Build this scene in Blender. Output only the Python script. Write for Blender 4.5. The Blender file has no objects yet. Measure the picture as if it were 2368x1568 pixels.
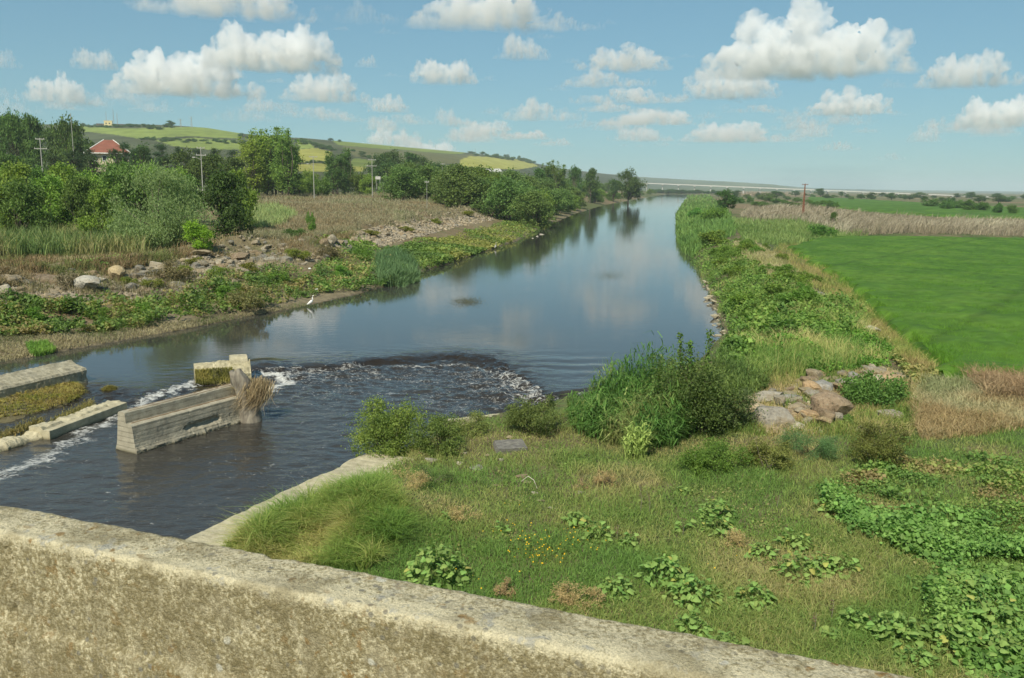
import bpy, math, random
import numpy as np
from mathutils import Vector, Matrix

random.seed(11)
rng = np.random.default_rng(11)
scene = bpy.context.scene
COL = scene.collection

# ---------------------------------------------------------------- camera
FPX, CAMZ = 1970.0, 10.0                      # focal length in units of a 2368 wide picture, eye height above the water
ROLL = math.radians(0.716)
PITCH = math.atan((784 - 430) / FPX)
cP, sP, cR, sR = math.cos(PITCH), math.sin(PITCH), math.cos(ROLL), math.sin(ROLL)
cam_data = bpy.data.cameras.new('camera')
cam = bpy.data.objects.new('camera', cam_data)
COL.objects.link(cam)
scene.camera = cam
cam_data.sensor_width = 36.0
cam_data.lens = 36.0 * FPX / 2368
cam_data.clip_start, cam_data.clip_end = 0.1, 120000
fwd = Vector((0, cP, -sP)); up0 = Vector((0, sP, cP)); right0 = Vector((1, 0, 0))
right = right0 * cR + up0 * sR
up = up0 * cR - right0 * sR
m = Matrix((right, up, -fwd)).transposed().to_4x4()
m.translation = (0, 0, CAMZ)
cam.matrix_world = m
cam_data.dof.use_dof = True
cam_data.dof.focus_distance = 45
cam_data.dof.aperture_fstop = 9.0

# ---------------------------------------------------------------- sky, sun, exposure
SUN = Vector((-0.25, -0.645, 0.72)).normalized()
world = bpy.data.worlds.new('World'); scene.world = world; world.use_nodes = True
wn = world.node_tree.nodes; wl = world.node_tree.links
sky = wn.new('ShaderNodeTexSky'); sky.sky_type = 'NISHITA'; sky.sun_disc = False
sky.sun_elevation = math.asin(SUN.z); sky.sun_rotation = math.atan2(SUN.x, SUN.y)
sky.altitude = 50; sky.air_density = 1.0; sky.dust_density = 0.3; sky.ozone_density = 2.0
wn['Background'].inputs['Strength'].default_value = 0.15
tintn = wn.new('ShaderNodeMixRGB'); tintn.blend_type = 'MULTIPLY'; tintn.inputs[0].default_value = 1
tintn.inputs[2].default_value = (0.69, 1.09, 1.22, 1)
gam = wn.new('ShaderNodeGamma'); gam.inputs[1].default_value = 0.55
wl.new(sky.outputs[0], gam.inputs[0]); wl.new(gam.outputs[0], tintn.inputs[1]); wl.new(tintn.outputs[0], wn['Background'].inputs['Color'])
sun_d = bpy.data.lights.new('sun', 'SUN'); sun_d.energy = 5.0; sun_d.angle = math.radians(0.53); sun_d.color = (1.0, 0.93, 0.78)
sun_o = bpy.data.objects.new('sun', sun_d); COL.objects.link(sun_o)
sun_o.rotation_euler = (-SUN).to_track_quat('-Z', 'Y').to_euler()
sun_o.location = (-40, -50, 70)
vs = scene.view_settings
vs.view_transform = 'Standard'; vs.look = 'None'; vs.exposure = 0.12; vs.gamma = 1.0; vs.use_curve_mapping = False
cy = scene.cycles
cy.max_bounces = 16; cy.diffuse_bounces = 2; cy.glossy_bounces = 2; cy.transmission_bounces = 3
cy.volume_bounces = 14; cy.transparent_max_bounces = 8
cy.caustics_reflective = False; cy.caustics_refractive = False
cy.use_denoising = True
try: cy.denoiser = 'OPENIMAGEDENOISE'
except Exception: pass
cy.use_adaptive_sampling = True; cy.adaptive_threshold = 0.02
cy.sample_clamp_indirect = 4.0

# ---------------------------------------------------------------- numeric helpers
def rays(u, v):
    a = np.asarray(u, float) - 1184; b = 784 - np.asarray(v, float)
    A = a * cR - b * sR; B = a * sR + b * cR
    return np.stack([A, FPX * cP + B * sP, -FPX * sP + B * cP], -1) / FPX
def at(u, v, z=0.0):                          # the point of height z seen at photo position (u, v)
    d = rays(u, v); t = (np.asarray(z, float) - CAMZ) / d[..., 2]
    return np.array([0, 0, CAMZ]) + t[..., None] * d
def aty(u, v, Y):                             # the point at depth Y
    d = rays(u, v); return np.array([0, 0, CAMZ]) + (Y / d[..., 1])[..., None] * d
def hash2(ix, iy, seed):
    h = (ix.astype(np.int64) * 374761393 + iy.astype(np.int64) * 668265263 + seed * 1442695041) & 0xffffffff
    h = ((h ^ (h >> 13)) * 1274126177) & 0xffffffff
    return ((h ^ (h >> 16)) & 0xffff) / 65535.0
def vnoise(x, y, seed=0):
    ix, iy = np.floor(x), np.floor(y); fx, fy = x - ix, y - iy
    fx = fx * fx * fx * (fx * (fx * 6 - 15) + 10); fy = fy * fy * fy * (fy * (fy * 6 - 15) + 10)
    a, b = hash2(ix, iy, seed), hash2(ix + 1, iy, seed)
    c, d = hash2(ix, iy + 1, seed), hash2(ix + 1, iy + 1, seed)
    return (a + (b - a) * fx) * (1 - fy) + (c + (d - c) * fx) * fy
def fbm(x, y, oct=4, seed=0, gain=0.5):
    x = np.asarray(x, float); y = np.asarray(y, float)
    s, a, t = 0, 1.0, 0
    for i in range(oct):
        s = s + a * vnoise(x * 2 ** i + 17.3 * i, y * 2 ** i - 9.1 * i, seed + i * 7); t += a; a *= gain
    return s / t - 0.5
def noise3(P, s, seed):                       # cheap 3-D variation from three planes
    return (fbm(P[:, 0] * s, P[:, 1] * s, 3, seed) + fbm(P[:, 1] * s, P[:, 2] * s, 3, seed + 31) + fbm(P[:, 2] * s, P[:, 0] * s, 3, seed + 57)) / 1.7
def sstep(a, b, x): t = np.clip((x - a) / (b - a), 0, 1); return t * t * (3 - 2 * t)
def polydist(x, y, pts):                      # distance to a polyline and signed side
    pts = np.asarray(pts, float); best = np.full(np.shape(x), 1e9); side = np.zeros(np.shape(x)); par = np.zeros(np.shape(x))
    for i in range(len(pts) - 1):
        a, b = pts[i][:2], pts[i + 1][:2]; d = b - a; L = d @ d
        t = np.clip(((x - a[0]) * d[0] + (y - a[1]) * d[1]) / L, 0, 1)
        ex, ey = x - a[0] - t * d[0], y - a[1] - t * d[1]; dd = np.hypot(ex, ey)
        m = dd < best; best = np.where(m, dd, best); side = np.where(m, np.sign(d[0] * ey - d[1] * ex), side); par = np.where(m, i + t, par)
    return best, side, par
def inpoly(x, y, poly):
    poly = np.asarray(poly, float); c = np.zeros(np.shape(x), bool); n = len(poly)
    for i in range(n):
        x1, y1 = poly[i][:2]; x2, y2 = poly[(i + 1) % n][:2]
        cond = ((y1 > y) != (y2 > y)) & (x < (x2 - x1) * (y - y1) / ((y2 - y1) if y2 != y1 else 1e-9) + x1); c ^= cond
    return c

# ---------------------------------------------------------------- mesh helpers
def build(name, V, F, mat=None, parent=None, tint=None, smooth=False, attrs=None):
    """one mesh object from numpy arrays; F is an (n,k) array or a list of them"""
    V = np.asarray(V, np.float32); F = F if isinstance(F, list) else [F]
    F = [np.asarray(f, np.int32) for f in F if len(f)]
    me = bpy.data.meshes.new(name)
    me.vertices.add(len(V)); me.vertices.foreach_set('co', V.ravel())
    nl = sum(f.size for f in F); npoly = sum(len(f) for f in F)
    me.loops.add(nl); me.loops.foreach_set('vertex_index', np.concatenate([f.ravel() for f in F]))
    me.polygons.add(npoly)
    tot = np.concatenate([np.full(len(f), f.shape[1], np.int32) for f in F])
    me.polygons.foreach_set('loop_start', np.concatenate([[0], np.cumsum(tot)[:-1]]).astype(np.int32))
    me.polygons.foreach_set('loop_total', tot)
    me.polygons.foreach_set('use_smooth', np.full(npoly, smooth, bool))
    if tint is not None:
        at_ = me.attributes.new('tint', 'FLOAT_COLOR', 'POINT')
        c = np.ones((len(V), 4), np.float32); c[:, :3] = tint; at_.data.foreach_set('color', c.ravel())
    for k, a in (attrs or {}).items():
        t = me.attributes.new(k, 'FLOAT', 'POINT'); t.data.foreach_set('value', np.asarray(a, np.float32))
    me.update(calc_edges=True); me.validate()
    if mat: me.materials.append(mat)
    o = bpy.data.objects.new(name, me); COL.objects.link(o)
    if parent: o.parent = parent
    return o
def empty(name, loc=(0, 0, 0), rz=0):
    o = bpy.data.objects.new(name, None); COL.objects.link(o); o.location = loc; o.rotation_euler = (0, 0, rz); o.empty_display_size = .2
    return o
def tag(o, label, cat, group=None, kind=None):
    o['label'] = label; o['category'] = cat
    if group: o['group'] = group
    if kind: o['kind'] = kind
    return o
def struct(o): o['kind'] = 'structure'; return o
def copy_tree(o, parent=None):
    c = o.copy(); COL.objects.link(c); c.parent = parent
    for ch in o.children:
        copy_tree(ch, c)
    return c
def box(x0, x1, y0, y1, z0, z1):
    V = np.array([[x, y, z] for z in (z0, z1) for y in (y0, y1) for x in (x0, x1)], float)
    F = np.array([[0, 2, 3, 1], [4, 5, 7, 6], [0, 1, 5, 4], [2, 6, 7, 3], [0, 4, 6, 2], [1, 3, 7, 5]])
    return V, F
def merge(parts):
    Vs, Fs, n = [], {}, 0
    for V, F in parts:
        for f in (F if isinstance(F, list) else [F]):
            f = np.asarray(f)
            if len(f): Fs.setdefault(f.shape[1], []).append(f + n)
        Vs.append(V); n += len(V)
    return np.concatenate(Vs), [np.concatenate(f) for f in Fs.values()]
def tube(P, R, seg=6, cap=True):
    P = np.asarray(P, float); R = np.asarray(R, float); n = len(P)
    T = np.gradient(P, axis=0); T /= np.linalg.norm(T, axis=1)[:, None] + 1e-9
    ref = np.where(np.abs(T[:, 2:3]) > .9, np.array([[1., 0, 0]]), np.array([[0, 0, 1.]]))
    U = np.cross(T, ref); U /= np.linalg.norm(U, axis=1)[:, None] + 1e-9; W = np.cross(T, U)
    a = np.linspace(0, 2 * np.pi, seg, endpoint=False)
    V = P[:, None] + R[:, None, None] * (np.cos(a)[None, :, None] * U[:, None] + np.sin(a)[None, :, None] * W[:, None])
    V = V.reshape(-1, 3); F = []
    for i in range(n - 1):
        for j in range(seg):
            k = (j + 1) % seg; F.append([i * seg + j, i * seg + k, (i + 1) * seg + k, (i + 1) * seg + j])
    F = [np.array(F)]
    if cap:
        V = np.concatenate([V, P[:1], P[-1:]]); c0, c1 = n * seg, n * seg + 1
        F.append(np.array([[c0, (j + 1) % seg, j] for j in range(seg)] + [[c1, (n - 1) * seg + j, (n - 1) * seg + (j + 1) % seg] for j in range(seg)]))
    return V, F
def grid_faces(nr, nc):
    i = np.arange(nr - 1)[:, None] * nc + np.arange(nc - 1)[None]
    return np.stack([i, i + 1, i + nc + 1, i + nc], -1).reshape(-1, 4)
def ico(sub):
    import bmesh
    bm = bmesh.new(); bmesh.ops.create_icosphere(bm, subdivisions=sub, radius=1)
    V = np.array([v.co[:] for v in bm.verts]); F = np.array([[v.index for v in f.verts] for f in bm.faces]); bm.free()
    return V, F

# ---------------------------------------------------------------- materials
class NT:
    def __init__(s, name):
        s.m = bpy.data.materials.new(name); s.m.use_nodes = True; s.t = s.m.node_tree; s.t.nodes.clear()
        s.out = s.t.nodes.new('ShaderNodeOutputMaterial')
    def n(s, typ, ins=None, **kw):
        x = s.t.nodes.new('ShaderNode' + typ)
        for k, v in kw.items(): setattr(x, k, v)
        for k, v in (ins or {}).items(): s.set(x.inputs[k], v)
        return x
    def set(s, sock, v):
        if isinstance(v, bpy.types.NodeSocket): s.t.links.new(v, sock)
        elif isinstance(v, bpy.types.Node): s.t.links.new(v.outputs[0], sock)
        else: sock.default_value = (*v, 1) if isinstance(v, (tuple, list)) and len(v) == 3 and sock.type == 'RGBA' else v
    def attr(s, name): return s.n('Attribute', attribute_name=name)
    def pos(s): return s.n('NewGeometry').outputs['Position']
    def noise(s, scale, detail=4, vec=None, rough=.55, dist=0):
        x = s.n('TexNoise', {'Scale': scale, 'Detail': detail, 'Roughness': rough, 'Distortion': dist})
        if vec is not None: s.set(x.inputs['Vector'], vec)
        return x.outputs['Fac']
    def ramp(s, fac, stops):
        x = s.n('ValToRGB'); s.set(x.inputs[0], fac); e = x.color_ramp.elements
        while len(e) < len(stops): e.new(.5)
        for k, (p, c) in zip(e, stops):
            k.position = p; k.color = (*c, 1) if isinstance(c, tuple) else (c, c, c, 1)
        return x.outputs[0]
    def mix(s, fac, a, b, mode='MIX'):
        x = s.n('MixRGB', blend_type=mode); s.set(x.inputs[0], fac); s.set(x.inputs[1], a); s.set(x.inputs[2], b); return x.outputs[0]
    def math(s, op, a, b=0.0, clamp=False):
        x = s.n('Math', operation=op, use_clamp=clamp); s.set(x.inputs[0], a); s.set(x.inputs[1], b); return x.outputs[0]
    def vscale(s, vec, sc):
        x = s.n('Mapping'); s.set(x.inputs['Vector'], vec); x.inputs['Scale'].default_value = sc; return x.outputs[0]
    def bump(s, h, strength=.5, dist=.05):
        x = s.n('Bump', {'Strength': strength, 'Distance': dist}); s.set(x.inputs['Height'], h); return x.outputs[0]
    def bsdf(s, color, rough=.9, normal=None, spec=.3, **kw):
        b = s.n('BsdfPrincipled', {'Roughness': rough, 'Specular IOR Level': spec}); s.set(b.inputs['Base Color'], color)
        if normal is not None: s.set(b.inputs['Normal'], normal)
        for k, v in kw.items(): s.set(b.inputs[k], v)
        s.t.links.new(b.outputs[0], s.out.inputs[0]); return b

def leaf_mat(name, trans=.38, rough=.6, spec=.25, gain=1.62, warm=(1.08, 1.07, .9)):
    t = NT(name); a = t.attr('tint').outputs['Color']; oi = t.n('ObjectInfo')
    c = t.mix(1.0, a, oi.outputs['Color'], 'MULTIPLY'); c = t.mix(1.0, c, warm, 'MULTIPLY')
    hs = t.n('HueSaturation'); t.set(hs.inputs['Color'], c)
    t.set(hs.inputs['Hue'], t.math('ADD', t.math('MULTIPLY', oi.outputs['Random'], .03), .485))
    t.set(hs.inputs['Value'], t.math('ADD', t.math('MULTIPLY', oi.outputs['Random'], .4), gain))
    b = t.n('BsdfPrincipled', {'Roughness': rough, 'Specular IOR Level': spec}); t.set(b.inputs['Base Color'], hs.outputs[0])
    tr = t.n('BsdfTranslucent'); t.set(tr.inputs['Color'], t.mix(1, hs.outputs[0], (1.15, 1.2, .7), 'MULTIPLY'))
    mx = t.n('MixShader', {0: trans}); t.t.links.new(b.outputs[0], mx.inputs[1]); t.t.links.new(tr.outputs[0], mx.inputs[2])
    t.t.links.new(mx.outputs[0], t.out.inputs[0]); return t.m
LEAF = leaf_mat('leaves')
GRASS = leaf_mat('grass_blades', .30, .7, .2, 1.5)
DRY = leaf_mat('dry_stems', .2, .8, .15, 1.15, (.98, 1.03, 1.02))
def bark_mat():
    t = NT('bark'); n = t.noise(9, 5, t.vscale(t.pos(), (1, 1, .25)))
    t.bsdf(t.ramp(n, [(.3, (.05, .04, .03)), (.7, (.17, .14, .11))]), .95, t.bump(n, .6, .03)); return t.m
BARK = bark_mat()

# ================================================================ terrain
yL = np.array([-60, 8, 20, 35, 45, 49, 57, 62, 68, 75, 85, 88, 94, 105, 117, 155, 190, 227, 257, 330, 479, 800, 1304, 1400.])
xL = np.array([-80, -48, -42, -33, -27.6, -25.9, -21.7, -19.6, -16.9, -14.3, -11.2, -9.6, -11.0, -8.6, -6.3, 1, 5, 9.4, 14.6, 25, 51, 118, 229, 250.])
yR = np.array([-60, 10, 20.6, 27, 31, 34.3, 37.8, 46, 59, 70, 84, 97.6, 118, 138, 165, 212, 366, 800, 1358, 1400.])
xR = np.array([-41, -13.4, -8.3, -5.3, -3.6, -1.1, 2.3, 9.8, 14.8, 16.6, 19.4, 21.6, 25.2, 27.2, 31, 40.3, 69.4, 160, 273, 280.])
yE = np.array([41.3, 60, 83, 100, 134, 169, 260.]); xE = np.array([21.1, 26, 32, 35.5, 43, 60, 150.])     # edge of the rice field
RUB = at(np.array([-150, 0, 120, 240, 330, 430, 540, 620, 680, 760, 840, 960, 1080, 1190]), np.array([700, 662, 650, 640, 620, 606, 592, 588, 590, 572, 548, 525, 505, 488]), 1.9)
def bank_l(x, y): return (np.interp(y, yL, xL) + .5 * fbm(x * 0 + 3.3, y * .35, 3, 5) * np.clip(y / 60, .6, 2) - x) * .92
def bank_r(x, y): return (x - np.interp(y, yR, xR) - .35 * fbm(x * 0 + 1.3, y * .5, 3, 9)) * .93
def field_edge(y): return np.where(y < 41.3, 21.1 + (41.3 - y) * 1.0, np.interp(y, yE, xE))
def H(x, y):
    x = np.asarray(x, float); y = np.asarray(y, float)
    dl, dr = bank_l(x, y), bank_r(x, y)
    n1 = fbm(x * .22, y * .22, 4, 1); n2 = fbm(x * 1.1, y * 1.1, 3, 2)
    # left bank
    zl = np.interp(dl, [-6, -.6, 0, .25, 1.2, 4, 8, 12, 17, 30, 80], [-1.5, -.5, -.03, .2, .42, .85, 1.35, 1.9, 2.3, 2.5, 2.7])
    zl = zl + 3.3 * sstep(90, 260, y) * sstep(8, 35, dl) + np.clip(dl, 0, 1.5) * (.30 * n1 + .10 * n2)
    dd, sd, pr = polydist(x, y, RUB)
    zl = zl + 1.35 * np.exp(-(dd / 3.0) ** 2) * (y < 300) * (.6 + 1.2 * (n1 + .3))
    zl = np.where(y < 47, np.minimum(zl, .12 + .06 * np.clip(dl, 0, 20) + .25 * n2 * np.clip(dl, 0, 1)), zl)
    # right bank: levee between river and rice field
    w = np.maximum(field_edge(y) - np.interp(y, yR, xR), 6) * .93
    t = dr / w
    zr = np.interp(t, [-.4, -.05, 0, .03, .12, .3, .5, .7, .9, 1.0, 1.2], [-1.5, -.5, -.03, .3, .9, 1.7, 2.0, 1.7, 1.0, .7, .6])
    zr = zr + np.clip(dr, 0, 1) * (.35 * n1 + .10 * n2) * (1 - .8 * sstep(.95, 1.1, t))
    zr = np.where(y > 175, np.interp(dr, [-4, -.5, 0, .5, 5, 14, 30], [-1.5, -.5, -.03, .4, 1.5, 1.9, 1.0]) + .3 * n1 * np.clip(dr, 0, 1), zr)
    # flat beside the bridge
    zn = np.interp(dr, [-.3, .0, .25, 1.25, 1.5, 6, 30], [-1.5, -1.2, .55, .7, 1.0, 1.15, 1.5]) + np.clip(dr, 0, 1) * (.30 * n1 + .08 * n2)
    zn = zn + .75 * np.exp(-(((x + 3.9) / 2.2) ** 2 + ((y - 21.6) / 2.0) ** 2))          # mound under the long grass
    k = sstep(33.5, 41, y - .12 * x); zr = zn * (1 - k) + zr * k
    z = np.where(dl > dr, zl, zr)
    far = sstep(1330, 1400, y)
    z = z * (1 - far) + 1.0 * far
    r = np.hypot(x, y); z = np.where(r > 900, z * (1 - sstep(900, 3000, r)) + 1.0 * sstep(900, 3000, r), z)
    return z
def ground(u, v, z0=1.2, it=9):              # where the sight line through (u, v) meets the terrain
    u = np.asarray(u, float); v = np.asarray(v, float); z = np.full(u.shape, z0, float)
    for i in range(it):
        p = at(u, v, z); z = .5 * z + .5 * np.clip(H(p[..., 0], p[..., 1]), -.1, 7)
    p = at(u, v, z); p[..., 2] = H(p[..., 0], p[..., 1]); return p

def ground_colour(x, y, z):
    dl, dr = bank_l(x, y), bank_r(x, y); n = fbm(x * .3, y * .3, 4, 21); n2 = fbm(x * .06, y * .06, 4, 22); n3 = fbm(x * 1.7, y * 1.7, 3, 23)
    c = lambda *v: np.array(v)
    mixc = lambda a, b, k: a * (1 - k[..., None]) + b * k[..., None]
    mud, dryg, brown, green, soil = c(.21, .175, .11), c(.20, .165, .095), c(.185, .14, .08), c(.085, .12, .04), c(.09, .08, .048)
    L = mixc(np.broadcast_to(dryg, x.shape + (3,)), brown, sstep(-.1, .15, n2 + .3 * n))
    L = mixc(L, green, sstep(.05, .22, n) * .5)
    L = mixc(L, mud, 1 - sstep(2.0, 6, dl + 4 * n))
    L = mixc(L, c(.06, .05, .032), 1 - sstep(.05, .5, dl))
    R = mixc(np.broadcast_to(green, x.shape + (3,)), dryg * .8, sstep(-.12, .2, n + .5 * n3))
    R = mixc(R, soil, sstep(.12, .3, n3 - .2 * n))
    R = mixc(R, mud * .8, 1 - sstep(0, .7, dr))
    o = np.where((dl > dr)[..., None], L, R)
    far = sstep(180, 420, np.hypot(x, y))
    plain = mixc(np.broadcast_to(c(.11, .125, .05), x.shape + (3,)), c(.20, .155, .09), sstep(-.06, .1, fbm(x * .006, y * .02, 4, 40)))
    return mixc(o, plain, far)

rr = np.concatenate([np.geomspace(5, 14, 12)[:-1], np.geomspace(14, 420, 290)[:-1], np.geomspace(420, 60000, 70)])
aa = np.radians(np.concatenate([np.linspace(-110, -37, 26)[:-1], np.linspace(-37, 37, 500)[:-1], np.linspace(37, 110, 26)]))
RR, AA = np.meshgrid(rr, aa, indexing='ij')
X, Y = RR * np.sin(AA), RR * np.cos(AA)
Z = H(X, Y); 
V = np.stack([X, Y, Z], -1).reshape(-1, 3)
t = NT('ground_soil'); a = t.attr('tint').outputs['Color']; p = t.pos()
n1 = t.noise(2.2, 6, p, .65); n2 = t.noise(14, 4, p, .6)
c = t.mix(.85, a, t.ramp(n1, [(.25, .45), (.5, 1.0), (.75, 1.45)]), 'MULTIPLY')
c = t.mix(.6, c, t.ramp(n2, [(.3, .6), (.7, 1.35)]), 'MULTIPLY')
t.bsdf(c, .95, t.bump(t.math('ADD', n1, t.math('MULTIPLY', n2, .4)), .8, .12), .1)
GROUNDM = t.m
terrain = struct(build('ground', V, grid_faces(*RR.shape)[:, ::-1], GROUNDM, tint=ground_colour(X, Y, Z).reshape(-1, 3), smooth=True))

# ================================================================ river
WEIR = at(np.array([150, 350, 445, 590, 700, 830, 960, 1060, 1130, 1180, 1225, 1262]), np.array([905, 908, 882, 853, 849, 836, 826, 818, 826, 850, 884, 915]), .1)
FOAM = [([(445, 884), (390, 905), (330, 932), (265, 965), (200, 1000), (120, 1045), (60, 1065), (0, 1090), (-80, 1120)], .75, .92),
        ([(440, 890), (400, 912), (360, 925), (330, 940)], .55, 1.1),
        ([(595, 862), (650, 862), (660, 880), (630, 900)], .7, 1.25),
        ([(640, 855), (720, 862), (830, 842), (960, 848), (1060, 840), (1150, 860), (1205, 890)], .55, .75),
        ([(700, 880), (850, 870), (1000, 880), (1100, 875)], 1.2, .62),
        ([(640, 920), (760, 900), (900, 905), (1000, 915)], 1.0, .5),
        ([(600, 950), (700, 930), (780, 935)], .7, .5),
        ([(520, 1205), (560, 1165), (620, 1135)], .22, .62), ([(430, 1232), (500, 1222), (580, 1195), (640, 1165)], .3, .5),
        ([(330, 1075), (410, 1055), (470, 1030)], .2, .45), ([(680, 1000), (760, 985), (800, 1010)], .5, .48), ([(100, 1080), (220, 1060), (330, 1075)], .5, .45),
        ([(560, 1100), (680, 1060), (770, 1050)], .5, .45)]
xs = np.unique(np.concatenate([np.linspace(-90, -27, 22), np.arange(-27, 6, .13), np.geomspace(1, 340, 60) + 5]))
ys = np.unique(np.concatenate([np.linspace(-40, 19, 15), np.arange(19, 49, .13), 48 + np.geomspace(1, 1370, 110)]))
Xw, Yw = np.meshgrid(xs, ys)
dW, sW, pW = polydist(Xw, Yw, WEIR); sdW = dW * sW + 1.5 * fbm(Xw * .4, Yw * .4, 3, 64) * np.exp(-dW / 4)            # upstream positive
sdW = np.where(Xw > WEIR[-1][0], np.where(Yw > WEIR[-1][1] + (Xw - WEIR[-1][0]) * .6, dW, -dW), sdW)
upst = sstep(-1.3, .7, sdW)
crest = sstep(2.0, 3.2, pW) * (1 - .35 * sstep(8, 11, pW))
down = np.where(sdW < 0, np.exp(-np.abs(sdW) / 5.0), 0) * sstep(2.0, 2.6, pW)
turb = np.where(sdW < 0, .30 + .70 * np.exp(-np.abs(sdW) / 4.5), np.exp(-np.abs(sdW) / 1.3) * .75)
turb = turb * np.clip((60 - Yw) / 10, 0, 1)
wa = fbm(Xw * 1.5 + Yw * .6, Yw * 2.6, 4, 61); wb = fbm(Xw * .55, Yw * .9, 3, 62); wc = fbm(Xw * 4, Yw * 5, 2, 63)
stand = np.sin(-sdW * 4.2 + 2.5 * fbm(Xw * .5, Yw * .5, 2, 66)) * np.where(sdW < 0, np.exp(-np.abs(sdW + .9) / 1.1), 0) * sstep(2.4, 3.4, pW)
Zw = .17 * upst + turb * (.42 * wa + .22 * wb + .16 * wc) * (.35 + .65 * np.clip(down * 1.3 + .25, 0, 1)) + .13 * stand - .10 * np.exp(-((sdW + .45) / .4) ** 2) * crest
bulge = at(612, 838, .2); Zw += .16 * np.exp(-(((Xw - bulge[0]) / .8) ** 2 + ((Yw - bulge[1]) / .8) ** 2))
# smooth rollers upstream of the right end of the weir
Zw += .024 * np.sin(Yw * 3.0 + 6 * fbm(Xw * .35, Yw * .25, 3, 67)) * np.exp(-(((Xw - 2.5) / 3.5) ** 2 + ((Yw - 46.5) / 3.0) ** 2)) * upst
foam = np.zeros_like(Xw)
for pts, wd, am in FOAM:
    q = at(np.array([p_[0] for p_ in pts]), np.array([p_[1] for p_ in pts]), 0.05)
    d_, _, _ = polydist(Xw + 1.5 * wb + .6 * wc, Yw + 1.3 * wa, q); foam = np.maximum(foam, am * np.exp(-(d_ / wd) ** 2))
foam = np.maximum(foam, (.36 + .40 * np.exp(-np.abs(sdW) / 4.0) * sstep(2.6, 3.4, pW)) * np.where(sdW < 0, 1, 0) * np.clip((49 - Yw) / 4, 0, 1))
foam = foam * np.where(sdW > .3, 0, 1) * (1 + .35 * fbm(Xw * .8, Yw * .8, 3, 69))
t = NT('river_water'); p = t.pos(); fo = t.attr('foam').outputs['Fac']; tb = t.attr('turb').outputs['Fac']
pf = t.vscale(p, (1.0, 1.35, 1))
nz = t.noise(2.2, 7, t.vscale(p, (1.0, 1.7, 1)), .72, 1.8); nf = t.noise(11.0, 4, pf, .7, .8)
vor = t.n('TexVoronoi', {'Scale': 2.1}, feature='DISTANCE_TO_EDGE'); t.set(vor.inputs['Vector'], t.mix(.28, pf, t.n('TexNoise', {'Scale': 1.6, 'Detail': 4, 'Vector': pf}).outputs['Color'], 'ADD'))
web = t.ramp(vor.outputs['Distance'], [(.0, 1.0), (.10, .25), (.25, 0.0)])
s = t.math('ADD', t.math('MULTIPLY', fo, .57), t.math('MULTIPLY', t.math('SUBTRACT', nz, .5), 1.5))
s = t.math('ADD', s, t.math('MULTIPLY', t.math('SUBTRACT', nf, .5), .8)); s = t.math('ADD', s, t.math('MULTIPLY', web, t.math('MULTIPLY', fo, .25)))
foamf = t.ramp(s, [(.46, 0.0), (.56, .30), (.68, .55), (.95, .9)])
hb = t.math('ADD', t.math('MULTIPLY', t.noise(1.6, 4, t.vscale(p, (.6, 1.5, 1)), .5), t.math('ADD', t.math('MULTIPLY', tb, .6), .014)),
            t.math('MULTIPLY', t.noise(7.0, 3, t.vscale(p, (.7, 1.6, 1)), .5), t.math('ADD', t.math('MULTIPLY', tb, .16), .004)))
patch = t.ramp(t.noise(.13, 3, t.vscale(p, (1, .6, 1)), .5), [(.52, 0.0), (.62, 1.0)])          # wind-ruffled patches
hb = t.math('ADD', hb, t.math('MULTIPLY', t.math('MULTIPLY', t.noise(5.5, 2, p), patch), .012))
bp = t.bump(hb, 1.0, .22)
wat = t.n('BsdfPrincipled', {'Roughness': .04, 'IOR': 1.38, 'Normal': bp})
fm = t.n('BsdfPrincipled', {'Base Color': (.60, .60, .56, 1), 'Roughness': .8, 'Normal': bp})
t.set(wat.inputs['Base Color'], t.mix(tb, (.05, .049, .043), (.022, .017, .012)))
mx = t.n('MixShader'); t.set(mx.inputs[0], foamf); t.t.links.new(wat.outputs[0], mx.inputs[1]); t.t.links.new(fm.outputs[0], mx.inputs[2])
t.t.links.new(mx.outputs[0], t.out.inputs[0])
river = struct(build('river_water', np.stack([Xw, Yw, Zw], -1).reshape(-1, 3), grid_faces(*Xw.shape), t.m, smooth=True,
                     attrs={'foam': foam.ravel(), 'turb': turb.ravel()}))

# ================================================================ hills on the left horizon
hu = np.array([-700, -200, 0, 120, 190, 300, 400, 480, 560, 640, 700, 780, 900, 1000, 1100, 1180, 1235, 1300, 1400, 1480])
hv = np.array([270, 283, 287, 288, 291, 287, 290, 296, 309, 317, 319, 326, 337, 346, 355, 364, 377, 390, 402, 412])
hD = np.array([1300, 1400, 1450, 1450, 1450, 1450, 1450, 1480, 1500, 1550, 1600, 1650, 1800, 1900, 2050, 2200, 2300, 2500, 2800, 3000.])
us = np.linspace(-690, 1480, 520); ts = np.concatenate([np.linspace(0, 1, 110), np.linspace(1.02, 1.6, 14)])
U, T = np.meshgrid(us, ts)
Dc = np.interp(U, hu, hD); vc = np.interp(U, hu, hv)
crest = aty(U, vc, Dc); zc = crest[..., 2]
D0 = 430 + 40 * np.sin(U / 170) + 1100 * sstep(1000, 1480, U); D = np.where(T <= 1, D0 + (Dc - D0) * T, Dc * T)
foot = 6.0; prof = np.where(T <= 1, .62 * T + .38 * sstep(0, 1, T) + .035 * np.sin(T * 7 + U / 210) * np.sin(np.pi * T), 1 - .55 * sstep(1, 1.6, T))
Zh = foot + (zc - foot) * prof
k = D / crest[..., 1]; Xh, Yh = crest[..., 0] * k, D
Zh = Zh + 2.0 * fbm(Xh * .006, Yh * .006, 3, 77) * np.clip(T * 3, 0, 1) * (1 - sstep(.9, 1, T) * (T <= 1))
Vh = np.stack([Xh, Yh, Zh], -1).reshape(-1, 3)
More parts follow.
